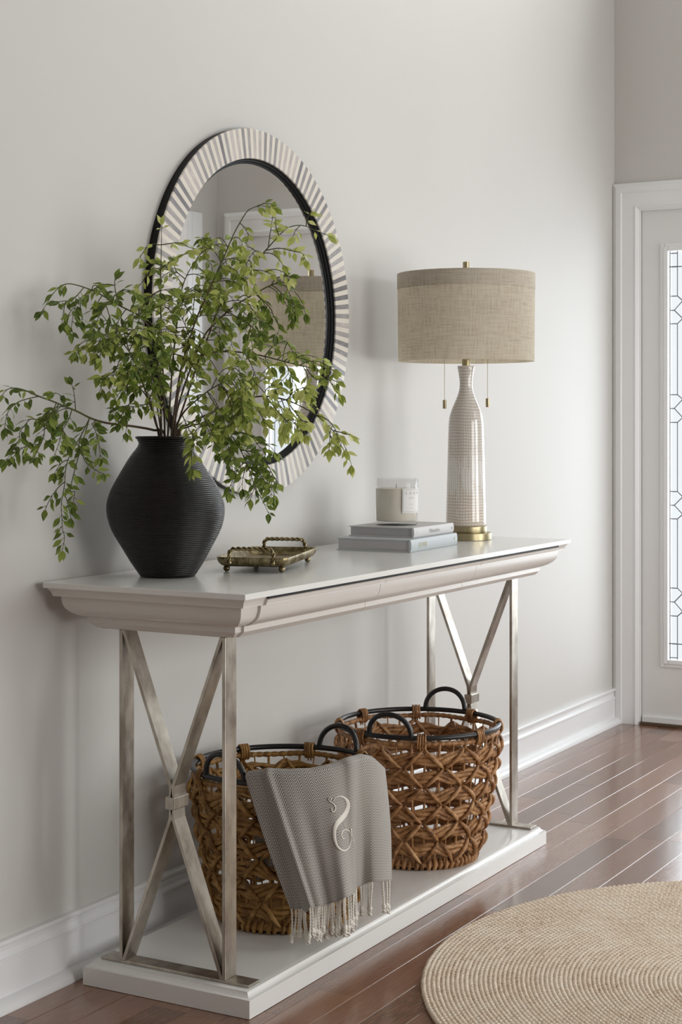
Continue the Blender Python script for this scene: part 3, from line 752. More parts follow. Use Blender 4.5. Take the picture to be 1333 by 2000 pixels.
for li, (k, z, fl) in enumerate(layers):
    for i, (x, y) in enumerate(o_):
        e = .0011*fl*math.sin(i*2.15)+.0004*fl*math.sin(i*.9)
        l = math.hypot(x, y); inset = (1-k)*.10
        # inset towards the middle by an even amount
        qx = x-math.copysign(min(abs(x), inset), x)*(abs(x)/.163)**.5; qy = y-math.copysign(min(abs(y), inset), y)*(abs(y)/.084)**.5
        vs_.append(MT @ Vector((qx+x/l*e, qy+y/l*e, z+(.0006*math.sin(i*2.15) if li in (5, 6) else 0))))
fs = [(a*NN+i, a*NN+(i+1) % NN, (a+1)*NN+(i+1) % NN, (a+1)*NN+i) for a in range(len(layers)-1) for i in range(NN)]
fs += [tuple(range(NN))[::-1], tuple((len(layers)-1)*NN+i for i in range(NN))]
tm.add(vs_, fs); obj('tray_body', tm, M_antique, tray, autosmooth=.9)
for sx in (-1, 1):
    for sy in (-1, 1):
        p = MT @ Vector((sx*.134, sy*.064, 0))
        obj('ball_foot', MB().lathe([(0, TZ)]+[(.0076*math.sin(a), TZ+.0076-.0076*math.cos(a)) for a in [PI*i/12 for i in range(1, 11)]]+[(.004, .8785), (0, .8785)], p.x, p.y, 20), M_antique, tray, smooth=True)
for sx in (-1, 1):
    hx = sx*.1615; pth = []
    ctrl = [(hx-sx*.0005, -.050, .884), (hx+sx*.001, -.0505, .893), (hx+sx*.000, -.051, .904), (hx-sx*.001, -.049, .912), (hx-sx*.002, -.042, .9165), (hx-sx*.003, -.02, .917), (hx-sx*.003, .02, .917), (hx-sx*.002, .042, .9165), (hx-sx*.001, .049, .912), (hx, .051, .904), (hx+sx*.001, .0505, .893), (hx-sx*.0005, .050, .884)]
    # resample
    cp = [Vector(c) for c in ctrl]; pts = []
    for a, b_ in zip(cp, cp[1:]):
        m = max(2, int((b_-a).length/.0016))
        for k in range(m): pts.append(a+(b_-a)*k/m)
    pts.append(cp[-1]); hm = MB()
    for st in range(2):
        q = []
        for i, p in enumerate(pts):
            tg = (pts[min(i+1, len(pts)-1)]-pts[max(i-1, 0)]).normalized(); a = Vector((1, 0, 0)); b_ = tg.cross(a).normalized()
            th = i*.42+st*PI; q.append(MT @ (p+a*math.cos(th)*.0022+b_*math.sin(th)*.0022))
        hm.tube(q, .0029, 8)
    for sy in (-1, 1):
        pp = MT @ Vector((hx-sx*.0005, sy*.050, 0)); hm.lathe([(0, .881), (.0055, .882), (.0062, .886), (.0045, .892), (0, .893)], pp.x, pp.y, 12)
    obj('rope_handle', hm, M_antique, tray, smooth=True)

# ================================================================== vase
VX, VY, VT = 2.926, 2.082, 3.57; VS = FPX/VT
vase = thing('ribbed_vase', 'large matte black vase with fine horizontal ribbing, holding leafy branches', 'vase', (VX, VY, TZ))
vp = [(1131, 50), (1130.3, 54.5), (1125.2, 56.5), (1118.8, 60.5), (1102, 71), (1083, 81), (1064.4, 91), (1045.7, 101.2), (1028.8, 109), (1010, 114), (995, 115.5), (980, 114.2), (961, 108), (942.5, 98.3), (923.8, 87), (905, 75.6), (890, 65.5), (880, 57.5), (873, 51.5), (867.5, 48.6), (862, 48.4), (857.5, 50.5), (854.2, 52.6)]
ya = [CAM_H-(y-CYP)/VS for y, r in vp][::-1]; ra = [r/VS for y, r in vp][::-1]
zb_v, zt_v = TZ, CAM_H-(852.6-CYP)/VS
zs_ = [CAM_H-(y-CYP)/VS for y, r in vp]; off_ = TZ-zs_[0]
zs_ = [z + (off_ if i < 2 else off_*max(0, 1-(z-zs_[0])/.1)) for i, z in enumerate(zs_)]; rs_ = [r/VS for y, r in vp]
# smooth profile (Catmull via numpy interp on dense + ribs)
zd = np.linspace(zs_[2], zs_[-1], 900); rd = np.interp(zd, zs_[1:], rs_[1:])
ker = np.ones(41)/41; pad = np.r_[[rd[0]+(rd[0]-rd[i]) for i in range(20, 0, -1)], rd, [rd[-1]+(rd[-1]-rd[-1-i]) for i in range(1, 21)]]
rd = np.convolve(pad, ker, 'valid')
rib = .0042
prof_v = [(0, TZ), (rs_[1]-.006, TZ), (rs_[1]-.001, TZ+.001), (rs_[1], TZ+.004)]
for z, r in zip(zd[::1], rd[::1]):
    if z <= TZ+.0045: continue
    k = abs(math.sin(PI*(z-TZ)/rib)); prof_v.append((r-.0012+.0016*k**.6+.0042*max(0, (z-(zt_v-.016))/.016)**1.5, z))
rt_ = rs_[-1]
prof_v += [(rt_+.0022, zt_v-.0022), (rt_+.0026, zt_v-.0008), (rt_+.0016, zt_v+.0004), (rt_-.002, zt_v+.0008), (rt_-.0055, zt_v-.001), (rt_-.011, zt_v-.012), (rt_-.011, zt_v-.018), (.065, zt_v-.06), (.065, zt_v-.11), (0, zt_v-.11)]
def vshear(z):
    k = -(z-TZ)/(zt_v-TZ)*.0095+.0045; return (k*SS, -k*CC)
obj('vase_body', MB().lathe(prof_v, VX, VY, 144, vshear), M_vase, vase, smooth=True)

# ================================================================== woven baskets
def basket(label, BX, BY, mat, hang, seed, group, amp=.0094):
    rnd = random.Random(seed)
    Z0 = .051; HR = .351; RT = .2165; RB = .150
    root = thing('woven_basket', label, 'basket', (BX, BY, Z0), group)
    def Rz(h): k = h/HR; return RB+(RT-RB)*(k**.85)
    def pol(a, r, h): return Vector((BX+r*math.cos(a), BY+r*math.sin(a), Z0+h))
    NSEG = 240
    # black metal rim and arched handles
    rim = MB(); rim.tube([pol(2*PI*i/96, RT-.004, HR) for i in range(96)], .0066, 12, closed=True, up=(0, 0, 1))
    obj('metal_rim', rim, M_black, root, smooth=True)
    for s_ in (0, 1):
        ac = hang+s_*PI; half = .275; pts = []
        for i in range(31):
            th = PI*i/30; a = ac-half*math.cos(th)*1.0; pts.append(pol(a, RT-.004+.004*math.sin(th), HR-.002+.060*math.sin(th)**.85))
        obj('handle', MB().tube(pts, .0066, 10, up=[(pol(ac, 1, 0)-pol(ac, 0, 0)) for _ in pts]), M_black, root, smooth=True)
    # wrapped reed ring under the rim
    pts = []; rr = []
    for i in range(720):
        a = 2*PI*i/720; pts.append(pol(a, RT-.008, HR-.0165+.0015*math.sin(7*a))); rr.append(.0052+.0016*abs(math.sin(a*72/2*1.0+.4*math.sin(5*a))))
    obj('wrapped_ring', MB().tube(pts, rr, 8, closed=True, up=(0, 0, 1)), mat, root, smooth=True)
    # bindings tying the ring to the rim
    for k in range(8):
        a0 = hang+PI/8*(2*k+1) if True else 0
        tb = MB()
        for j in range(4):
            a = a0+(j-1.5)*.030+rnd.uniform(-.004, .004); lo = []
            for i in range(17):
                th = 2*PI*i/16; lo.append(pol(a+.004*math.sin(th), RT-.0055+.0105*math.cos(th), HR-.008+.0175*math.sin(th)))
            tb.tube(lo[:-1], .0030, 6, closed=True, up=[(pol(a, 1, 0)-pol(a, 0, 0)) for _ in lo[:-1]])
        for q in (-.01, .015): tb.tube([pol(a0+q, RT-.002, HR-.022), pol(a0+q*1.4, RT-.003, HR-.034)], [.003, .0015], 5)
        obj('binding', tb, mat, root, smooth=True)
    # horizontal bands: three loosely twisted strands each
    hb_ = [.056, .104, .152, .200, .248, .296]
    for bi, h in enumerate(hb_):
        mb = MB(); ph0 = rnd.uniform(0, 6); ntw = 9
        for st in range(5):
            pts = []; rr = []
            for i in range(NSEG*2):
                a = 2*PI*i/(NSEG*2); ph = ntw*a*(1 if bi % 2 else -1)*.5+st*2*PI/5+ph0
                wv = .0030*math.sin(12*a+PI*(bi % 2)) 
                w2 = .0015*noise.noise(Vector((a*3, bi*7, st)))
                pts.append(pol(a, Rz(h)+.0052*math.cos(ph)+w2, h+wv*1.5+amp*math.sin(ph)+w2*1.6))
                rr.append(.0058+.0016*noise.noise(Vector((a*9, st*5, bi*3))))
            mb.tube(pts, rr, 7, closed=True, up=(0, 0, 1), flat=.8)
        obj('woven_band', mb, mat, root, smooth=True)
    # upright stakes
    stk = MB()
    for k in range(36):
        a = 2*PI*k/36+.02; r0 = .0018 if k % 2 else .0034
        stk.tube([pol(a+rnd.uniform(-.01, .01), Rz(h)-.001+rnd.uniform(-.002, .002), h) for h in (.012, .08, .15, .22, .29, HR-.016)], r0, 6)
    obj('stakes', stk, mat, root, smooth=True)
    # criss-cross lacing over the bands
    lac = MB(); rows = [.012, .080, .128, .176, .224, .272, .326]; NL = 12
    rows = [.020]+[h+.024 for h in hb_]
    jit = lambda a, j: .035*noise.noise(Vector((math.cos(a)*4, math.sin(a)*4, j*3.7+seed)))
    for k in range(NL):
        for dr in (-1, 1):
            for j in range(len(rows)-1):
                h1, h0 = rows[len(rows)-1-j], rows[len(rows)-2-j]
                a_top = 2*PI*(k+.5*(j % 2))/NL
                a_bot = a_top+dr*PI/NL; a_bot = a_top+(a_bot-a_top)*.93+jit(a_bot, j+1); a_top += dr*.006+jit(a_top, j)
                pts = []; rr = []; rsc = rnd.uniform(.75, 1.1)
                for i in range(9):
                    u = i/8; a = a_top+(a_bot-a_top)*(u**.9); h = h1+(h0-h1)*u
                    bulge = .0135*math.sin(PI*min(1, max(0, u)))**.6 + (.002 if dr > 0 else 0)
                    pts.append(pol(a, Rz(h)-.001+bulge, h)); rr.append(.0022+.0034*math.sin(PI*min(1, u*.95+.03))**.8*rsc)
                lac.tube(pts, rr, 7)
                # inner crossing, seen through the mouth
                if j < 1:
                    pts = [pol(a_top+(a_bot-a_top)*u, Rz(h1+(h0-h1)*u)-.001-.0115*math.sin(PI*u)**.6, h1+(h0-h1)*u) for u in [i/6 for i in range(7)]]
                    lac.tube(pts, .0045, 6)
        
    obj('lacing', lac, mat, root, smooth=True)
    # beaded foot ring and flat woven bottom
    ft = MB()
    for k in range(60):
        a = 2*PI*k/60+rnd.uniform(-.01, .01); lo = [pol(a+.012*math.sin(2*PI*i/10+.5), RB-.004+.010*math.cos(2*PI*i/10), .0135+.0125*math.sin(2*PI*i/10)) for i in range(10)]
        ft.tube(lo, .0052+rnd.uniform(-.0006, .0006), 6, closed=True, up=[(pol(a, 1, 0)-pol(a, 0, 0)) for _ in lo])
    ft.tube([pol(2*PI*i/90, RB-.004, .0135) for i in range(90)], .008, 8, closed=True, up=(0, 0, 1))
    ft.v = [(x, y, max(z, Z0+.0003)) for x, y, z in ft.v]
    obj('foot_coil', ft, mat, root, smooth=True)
    fl = MB()
    for j in range(9):
        r = .012+j*.0155; fl.tube([pol(2*PI*i/48, r, .0085) for i in range(48)], .0075, 6, closed=True, up=(0, 0, 1))
    obj('bottom_coil', fl, mat, root, smooth=True)
    return root
fwd = math.atan2(SS, CC)
B1 = (3.2572, 1.981); B2 = (3.881, 1.942)
basket('woven basket with a grey towel over its rim, nearer the left end of the shelf', B1[0], B1[1], M_straw1, fwd-.66, 1, 'woven baskets on the shelf', .0112)
basket('empty-rimmed brown woven basket further right on the shelf, no towel on it', B2[0], B2[1], M_straw2, fwd-.41, 2, 'woven baskets on the shelf')

# ================================================================== towel over the first basket
SK = [0, .10, .135, .16, .30, .50, .65, .72, .76, .85, .93, 1.0]
TOPX = [479, 505, 512, 519, 560, 612, 655, 680, 695, 717, 735, 752]
TOPY = [1517, 1514, 1515, 1511, 1513, 1511, 1502, 1493, 1488, 1482, 1485, 1501]
BOTX = [568, 592, 598, 606, 628, 655, 683, 693, 697, 722, 745, 765]
BOTY = [1776, 1775, 1783, 1774, 1770, 1763, 1751, 1744, 1733, 1723, 1722, 1720]
def smooth_interp(s, X, Y):
    return float(np.interp(s, X, Y))
BT, BPX = 3.81, 555.0
def cloth_px(s, v):
    tx, ty = smooth_interp(s, SK, TOPX), smooth_interp(s, SK, TOPY); bx, by = smooth_interp(s, SK, BOTX), smooth_interp(s, SK, BOTY)
    x = tx+(bx-tx)*v; y = ty+(by-ty)*v
    x += 4*math.sin(PI*v)*max(0, (s-.85)/.15) - 4*math.sin(PI*v)*max(0, 1-s/.1)
    return x, y
def cloth_t(s, v):
    tx = smooth_interp(s, SK, TOPX); e = (tx-BPX)/FPX*BT
    R = .243; t0 = BT-math.sqrt(max(R*R-e*e, .0016)); t0 = max(t0, 3.565)
    g = lambda c, w: math.exp(-((s-c)/w)**2)
    t = t0 - .004*v - .036*v*(1-s)
    t += v*(-.034*g(.62, .09)+.040*g(.80, .055)) - .012*g(.735, .03)
    t += .008*(1/(1+math.exp((s-.135)/.012)))*(0.2+.8*v) - .015*g(.17, .028)*(.4+.6*v)
    t += .006*v*math.sin(s*19+.6)+.003*v*math.sin(s*37)
    if s > .85: t += .02*(s-.85)/.15*(-v*1.2)
    return t
def cloth(s, v):
    x, y = cloth_px(s, v); return at(x, y, cloth_t(s, v))
NS, NV, NI = 120, 60, 26
towel = thing('fringed_towel', 'grey herringbone towel with pale monogram and knotted fringe, draped over the basket rim', 'towel', tuple(cloth(.5, 0)))
rows_ = []; vlen = []
for j in range(NI, 0, -1):      # inside part: down inside the basket, up over the rim
    u = j/NI; row = []
    for i in range(NS+1):
        s = i/NS; p = cloth(s, 0); d = Vector((B1[0], B1[1], 0))-Vector((p.x, p.y, 0)); d.normalize()
        if u < .22:
            a = u/.22; q = p+d*(.034*a)+Vector((0, 0, .008*math.sin(PI*a)))
        else:
            a = (u-.22)/.78; q = p+d*(.034+.035*a+.006*math.sin(s*31)*a)+Vector((0, 0, -.245*a))
        row.append(q)
    rows_.append(row); vlen.append(-(.034*min(u/.22, 1)+.245*max(0, (u-.22)/.78)))
for j in range(NV+1):
    v = j/NV; rows_.append([cloth(i/NS, v) for i in range(NS+1)]); vlen.append(v*.315)
cm = MB(); W1 = NS+1; nr = len(rows_)
cm.add([p for r in rows_ for p in r], [(j*W1+i, j*W1+i+1, (j+1)*W1+i+1, (j+1)*W1+i) for j in range(nr-1) for i in range(NS)])
co = obj('towel_fabric', cm, M_herring, towel, smooth=True)
me = co.data; uvl = me.uv_layers.new(name='UVMap')
useg = [0.0]
for i in range(NS):
    useg.append(useg[-1]+.5*((rows_[NI][i+1]-rows_[NI][i]).length+(rows_[-1][i+1]-rows_[-1][i]).length))
for lp in me.loops:
    j, i = divmod(lp.vertex_index, W1); uvl.data[lp.index].uv = (useg[i], -vlen[j])
sol = co.modifiers.new('thickness', 'SOLIDIFY'); sol.thickness = .0022; sol.offset = 0
# knotted fringe
rf = random.Random(5)
NT = 40
for k in range(NT):
    s = (k+.5)/NT+rf.uniform(-.006, .006)
    if .885 < s < .93: continue
    p = cloth(min(max(s, .005), .995), .995); ln = rf.uniform(.060, .080)
    if .5 < s < .75: ln += .006
    ln = min(ln, p.z-.0535)
    tm_ = MB(); sway = Vector((rf.uniform(-.007, .007), rf.uniform(-.004, .004), 0))
    m = 26; lean = rf.uniform(-.003, .003)
    for st in range(2):
        pts = []; rr = []
        for i in range(m):
            u = i/(m-1); c_ = p+Vector((0, 0, -ln*u))+sway*u*u+Vector((.0015*math.sin(u*5+k), .001*math.cos(u*4+k), 0)); th = u*ln*480+st*PI
            kn = .0028*math.exp(-((u-.80)/.05)**2)
            q = .0011 if u < .84 else .0011+.0026*(u-.84)/.16
            pts.append(c_+Vector((math.cos(th), math.sin(th), 0))*q); rr.append((.0016 if u < .84 else .0024)+kn)
        tm_.tube(pts, rr, 6)
    tm_.v = [(x, y, max(z, .0518)) for x, y, z in tm_.v]
    obj('tassel', tm_, M_thread, towel, smooth=True)
# embroidered monogram
def inv_cloth(px, py):       # (s, v) of a photo point on the cloth
    s, v = .7, .4
    for _ in range(40):
        x, y = cloth_px(s, v); x1, y1 = cloth_px(min(s+.002, 1), v); x2, y2 = cloth_px(s, v+.002)
        J = np.array([[(x1-x)/.002, (x2-x)/.002], [(y1-y)/.002, (y2-y)/.002]]); d = np.linalg.solve(J, np.array([px-x, py-y]))
        s = min(max(s+d[0]*.7, 0), .998); v = min(max(v+d[1]*.7, 0), .998)
    return s, v
def ribbon(mb, pts):
    P = [(630+x/13.34, 1540+y/13.34, w/13.34/2) for x, y, w in pts]
    # subdivide (Catmull-Rom)
    Q = []
    for i in range(len(P)-1):
        p0, p1, p2, p3 = P[max(i-1, 0)], P[i], P[i+1], P[min(i+2, len(P)-1)]
        for k in range(5):
            u = k/5; Q.append(tuple(.5*((2*p1[a])+(-p0[a]+p2[a])*u+(2*p0[a]-5*p1[a]+4*p2[a]-p3[a])*u*u+(-p0[a]+3*p1[a]-3*p2[a]+p3[a])*u**3) for a in range(3)))
    Q.append(P[-1]); vs_ = []
    for i, (x, y, w) in enumerate(Q):
        a, b_ = Q[max(i-1, 0)], Q[min(i+1, len(Q)-1)]; dx, dy = b_[0]-a[0], b_[1]-a[1]; l = math.hypot(dx, dy) or 1; nx, ny = -dy/l, dx/l
        for q, lift in ((-1, .0016), (-.5, .0030), (.5, .0030), (1, .0016)):
            X, Y = x+nx*w*q, y+ny*w*q; s, v = inv_cloth(X, Y); vs_.append(at(X, Y, cloth_t(s, v)-lift-.0008))
    mb.add(vs_, [(i*4+k, i*4+k+1, i*4+k+5, i*4+k+4) for i in range(len(Q)-1) for k in range(3)])
mg = MB()
ribbon(mg, [(280,330,16),(340,250,20),(430,205,26),(520,215,40),(600,260,62),(655,340,90),(672,440,100),(650,560,106),(590,680,118),(500,790,128),(400,900,124),(335,1020,108),(312,1150,96),(320,1300,88),(350,1420,74),(400,1520,58),(480,1590,46),(570,1622,38),(650,1590,28),(705,1520,24),(738,1400,20),(742,1250,20),(720,1150,20),(660,1085,22),(600,1075,24),(540,1110,26),(500,1190,26),(510,1260,26),(550,1310,26),(590,1300,16)])
ribbon(mg, [(215,305,22),(238,265,20),(200,235,20),(165,265,22),(178,320,22),(235,360,28),(300,410,30),(345,490,32),(330,570,30),(280,605,28),(240,570,24),(245,525,18),(282,522,16)])
ribbon(mg, [(740,1030,18),(757,1100,36),(762,1200,24),(790,1300,16),(826,1400,12)])
ribbon(mg, [(450,705,26),(490,725,28),(540,745,30)]); ribbon(mg, [(560,900,14),(585,960,14),(612,1025,12)])
obj('monogram', mg, M_thread, towel, smooth=True)

# ================================================================== jute rug
RX, RY, RR = 3.4696, .8068, .823
rug = MB(); pitch = .0200; r = RR-.008; ring = 0
while r > .008:
    n = max(12, int(2*PI*r/.0048)); pts = []; rr = []; wav = []
    ph = ring*1.3
    nb = max(3, int(2*PI*r/.0135))
    for half in (-1, 1):          # two plaits leaning against each other make the braid's chevrons
        pts = []; rr = []
        for i in range(n):
            a = 2*PI*i/n; k = math.sin(nb*a+ph+(0 if half < 0 else PI*.55))
            pts.append(Vector((RX+(r+half*.0048+.0009*k)*math.cos(a), RY+(r+half*.0048+.0009*k)*math.sin(a), .0062+.0009*k+.0007*noise.noise(Vector((a*11, ring, half)))))); rr.append(.0056+.0012*k)
        rug.tube(pts, rr, 6, closed=True, up=(0, 0, 1))
    r -= pitch; ring += 1
rug.v = [(x, y, max(z, .0004)) for x, y, z in rug.v]
rg = obj('braided_rug', rug, M_jute, None, smooth=True)
tag(rg, 'round braided natural jute rug on the hardwood floor in front of the table', 'rug')

# ================================================================== leafy branches
rl = random.Random(11)
class Foliage:
    def __init__(s): s.v = []; s.f = []; s.uv = []
    def leaf(s, p, d, nrm, L_, w, curl=.15):
        d = d.normalized(); nrm = (nrm-d*nrm.dot(d))
        if nrm.length < 1e-4: nrm = d.orthogonal()
        nrm.normalize(); sd = d.cross(nrm)
        prof_ = [(0, .04), (.12, .38), (.28, .84), (.43, 1.0), (.60, .86), (.78, .48), (.91, .17), (1.0, .0)]
        o = len(s.v); fold = .22
        for u, k in prof_:
            c = p+d*(L_*u)-nrm*(curl*L_*u*u)
            for q in (-1, 0, 1):
                s.v.append(tuple(c+sd*(q*k*w/2)+nrm*(abs(q)*k*w/2*fold))); s.uv.append((.5+q*.5*k, u))
        for i in range(7):
            for q in range(2): s.f.append((o+i*3+q, o+i*3+q+1, o+(i+1)*3+q+1, o+(i+1)*3+q))
def crom(P, sub=6):
    Q = []
    for i in range(len(P)-1):
        p0, p1, p2, p3 = P[max(i-1, 0)], P[i], P[i+1], P[min(i+2, len(P)-1)]
        for k in range(sub):
            u = k/sub; Q.append(.5*((2*p1)+(p2-p0)*u+(2*p0-5*p1+4*p2-p3)*u*u+(3*p1-p0-3*p2+p3)*u**3))
    Q.append(P[-1]); return Q
def clampwall(p, m=.03):
    lim = 2.215 if (Vector((p.x-MCX, p.z-MCZ)).length < MR+.03) else 2.235
    if p.y > lim-m*.5: p.y = lim-m*.5
    return p
def path3(px, t0, t1, bow=0):
    n = len(px); ls = [0]
    for a, b_ in zip(px, px[1:]): ls.append(ls[-1]+math.hypot(a[0]-b_[0], a[1]-b_[1]))
    return [clampwall(at(x, y, t0+(t1-t0)*(l/ls[-1])+bow*math.sin(PI*l/ls[-1]))) for (x, y), l in zip(px, ls)]
camv = Vector((-CC, -SS, 0))
def put_leaf(F, p, tg, size=1.0, droop=.35):
    side = tg.cross(Vector((rl.uniform(-.5, .5), rl.uniform(-.5, .5), 1)) + camv*rl.uniform(.2, 1.4)).normalized()*rl.choice((-1, 1))
    d = (tg*rl.uniform(.25, .9)+side*rl.uniform(.5, 1.1)+Vector((0, 0, -droop*rl.uniform(.4, 1.7)))).normalized()
    pet = rl.uniform(.003, .007); q = p+d*pet
    L_ = rl.uniform(.019, .0315)*size; w = L_*rl.uniform(.34, .47)
    nrm = (camv*rl.uniform(.1, 1.2)+Vector((rl.uniform(-.6, .6), rl.uniform(-.6, .6), rl.uniform(.1, 1.1))))
    tip = q+d*L_
    if tip.y > 2.232: d.y = -abs(d.y)*.5; d.normalize()
    F.leaf(q, d, nrm, L_, w, rl.uniform(0, .28)); return q
def leaves_on(F, S, Q, start=.1, spacing=.0108, size=1.0, droop=.35, pair=.55):
    acc = 0; tot = sum((b_-a).length for a, b_ in zip(Q, Q[1:])); run = 0
    for a, b_ in zip(Q, Q[1:]):
        l = (b_-a).length
        if l < 1e-6: continue
        tg = (b_-a).normalized(); acc += l; run += l
        if run/tot < start: acc = 0; continue
        if acc > spacing*rl.uniform(.7, 1.3):
            acc = 0
            for _ in range(2 if rl.random() < pair else 1):
                q = put_leaf(F, b_, tg, size*(1.05-.25*(run/tot)), droop)
                S.tube([b_, (b_+q)/2+Vector((0, 0, .0006)), q], .00055, 4)
    tg = (Q[-1]-Q[-2]).normalized()
    for _ in range(2):
        d = (tg+Vector((rl.uniform(-.4, .4), rl.uniform(-.4, .4), rl.uniform(-.6, .1)))).normalized(); F.leaf(Q[-1], d, camv+Vector((rl.uniform(-.7, .7), 0, .5)), rl.uniform(.018, .03)*size, .012*size, .1)
def auto_twig(F, S, p, tg, ln, size, sub=True):
    side = tg.cross(camv+Vector((rl.uniform(-.8, .8), rl.uniform(-.8, .8), rl.uniform(-.5, .5)))).normalized()*rl.choice((-1, 1))
    d = (tg*rl.uniform(.2, .9)+side*rl.uniform(.4, 1.0)+camv*rl.uniform(-.6, .7)+Vector((0, 0, .15))).normalized()
    Q = [p]; st = ln/9
    for i in range(9):
        d = (d+Vector((0, 0, -.17))+Vector((rl.uniform(-.09, .09), rl.uniform(-.09, .09), 0))).normalized(); Q.append(clampwall(Q[-1]+d*st))
    S.tube(Q, [.0012-.0006*i/9 for i in range(10)], 5)
    leaves_on(F, S, Q, .12, .0102, size)
    if sub and ln > .09:
        auto_twig(F, S, Q[4], (Q[5]-Q[4]).normalized(), ln*.5, size, False)
def build_branch(label, stem, t1, twigs, mat, auto=(), size=1.0, r0=.0023, bow=0, green=.5, startleaf=.45, group='leafy branches in the vase'):
    root = thing('leafy_branch', label, 'branch', (VX, VY, TZ+.10), group)
    F = Foliage(); SB = MB(); SG = MB()
    P = path3(stem, VT+rl.uniform(-.02, .02), t1, bow)
    # carry the stem down inside the vase
    top = P[0]; P = [Vector((VX+(top.x-VX)*.3, VY+(top.y-VY)*.3, TZ+.20))] + P
    Q = crom(P); n = len(Q); cut = int(n*green)
    SB.tube(Q[:cut+1], [r0*(1-.5*i/n) for i in range(cut+1)], 7)
    SG.tube(Q[cut:], [r0*(1-.5*cut/n)*(1-.72*(i/(n-cut))) for i in range(n-cut)], 6)
    leaves_on(F, SG, Q[int(n*startleaf):], 0.0, .017, size, pair=.5)
    for tw in twigs:
        pts, te = tw[0], tw[1]
        # attach depth: nearest stem point
        def px_of(p):
            t = p.x*CC+p.y*SS; return CXP+FPX*(p.x*SS-p.y*CC)/t, CYP+FPX*(CAM_H-p.z)/t, t
        best = min((px_of(q) for q in Q), key=lambda c: (c[0]-pts[0][0])**2+(c[1]-pts[0][1])**2)
        pts = [(best[0], best[1])]+list(pts[1:])
        q = crom(path3(pts, best[2], te), 5); m = len(q)
        SG.tube(q, [.0013-.0007*i/m for i in range(m)], 5)
        leaves_on(F, SG, q, .12, .0105, size)
        if len(tw) > 2:
            for _ in range(tw[2]):
                i = rl.randrange(int(m*.2), int(m*.85)); auto_twig(F, SG, q[i], (q[min(i+1, m-1)]-q[i-1]).normalized(), rl.uniform(.035, .07), size, False)
    for (u0, u1, cnt, ln) in auto:
        for k in range(cnt):
            i = min(n-2, int(n*(u0+(u1-u0)*(k+rl.random())/cnt))); auto_twig(F, SG, Q[i], (Q[i+1]-Q[i]).normalized(), ln*rl.uniform(.7, 1.25), size)
    SB.f and obj('stem', SB, M_stem, root, smooth=True)
    obj('twigs', SG, M_stemg, root, smooth=True)
    mb = MB(); mb.v = F.v; mb.f = F.f
    off = worldoff(root); me = bpy.data.meshes.new('leaves'); me.from_pydata([(x-off.x, y-off.y, z-off.z) for x, y, z in F.v], [], F.f)
    for p_ in me.polygons: p_.use_smooth = True
    u_ = me.uv_layers.new(name='UVMap')
    for lp in me.loops: u_.data[lp.index].uv = F.uv[lp.vertex_index]
    me.materials.append(mat); lo = bpy.data.objects.new('leaves', me); COL.objects.link(lo); lo.parent = root
    return root, len(F.v)//24
NLEAF = 0
def B(*a, **k):
    global NLEAF; r_, n_ = build_branch(*a, **k); NLEAF += n_
B('upright leafy branch rising straight up to the highest tip at the mirror\'s left edge',
  [(322,850),(320,760),(317,700),(315,642),(314,555),(315,500),(316,440)], 3.50,
  [([(315,481),(330,476),(345,474),(358,476),(367,482),(380,486)],3.42), ([(315,481),(306,478),(297,477),(285,485),(279,495),(272,504)],3.50),
   ([(314,527),(304,524),(295,527),(284,542),(277,552),(270,562)],3.50), ([(315,522),(325,516),(335,510),(352,500),(368,495)],3.45),
   ([(314,580),(305,577),(297,577),(280,587),(266,600)],3.46), ([(314,600),(330,585),(345,570),(352,560)],3.62)],
  M_leafl, auto=((.36,.62,8,.09),), size=.95, startleaf=.93, green=.6)
B('leafy branch arching up and left in the widest curve to the far left tip',
  [(316,850),(312,760),(306,700),(300,655),(285,630),(270,615),(250,605),(230,595),(200,577),(175,565),(142,555),(122,557),(105,572),(92,592),(81,609)], 3.36,
  [([(215,587),(205,600),(195,615),(188,632),(182,650)],3.30,1), ([(178,566),(165,577),(152,588),(145,605),(142,622),(138,650)],3.32,2), ([(160,575),(142,585),(122,588),(112,590)],3.33,1), ([(232,596),(226,570),(224,552),(225,545)],3.44,2), ([(180,567),(184,557),(200,565)],3.38)],
  M_leafd, auto=((.22,.6,10,.085),), green=.4, startleaf=.72)
B('mid-left leafy branch fanning out below the arching one',
  [(310,850),(298,800),(285,765),(270,725),(258,695),(240,670),(225,647),(205,622),(190,602)], 3.36,
  [([(228,650),(212,652),(198,655),(185,665),(165,680),(150,690)],3.30,2), ([(240,670),(225,675),(210,672),(200,680),(196,700)],3.32,1), ([(262,705),(248,690),(235,700),(225,725),(205,735),(195,739)],3.34), ([(268,718),(255,715),(248,735),(240,755)],3.36), ([(250,685),(245,660),(240,640),(236,620)],3.45,2)],
  M_leafm, auto=((.28,.85,11,.085),), green=.35, startleaf=.75)
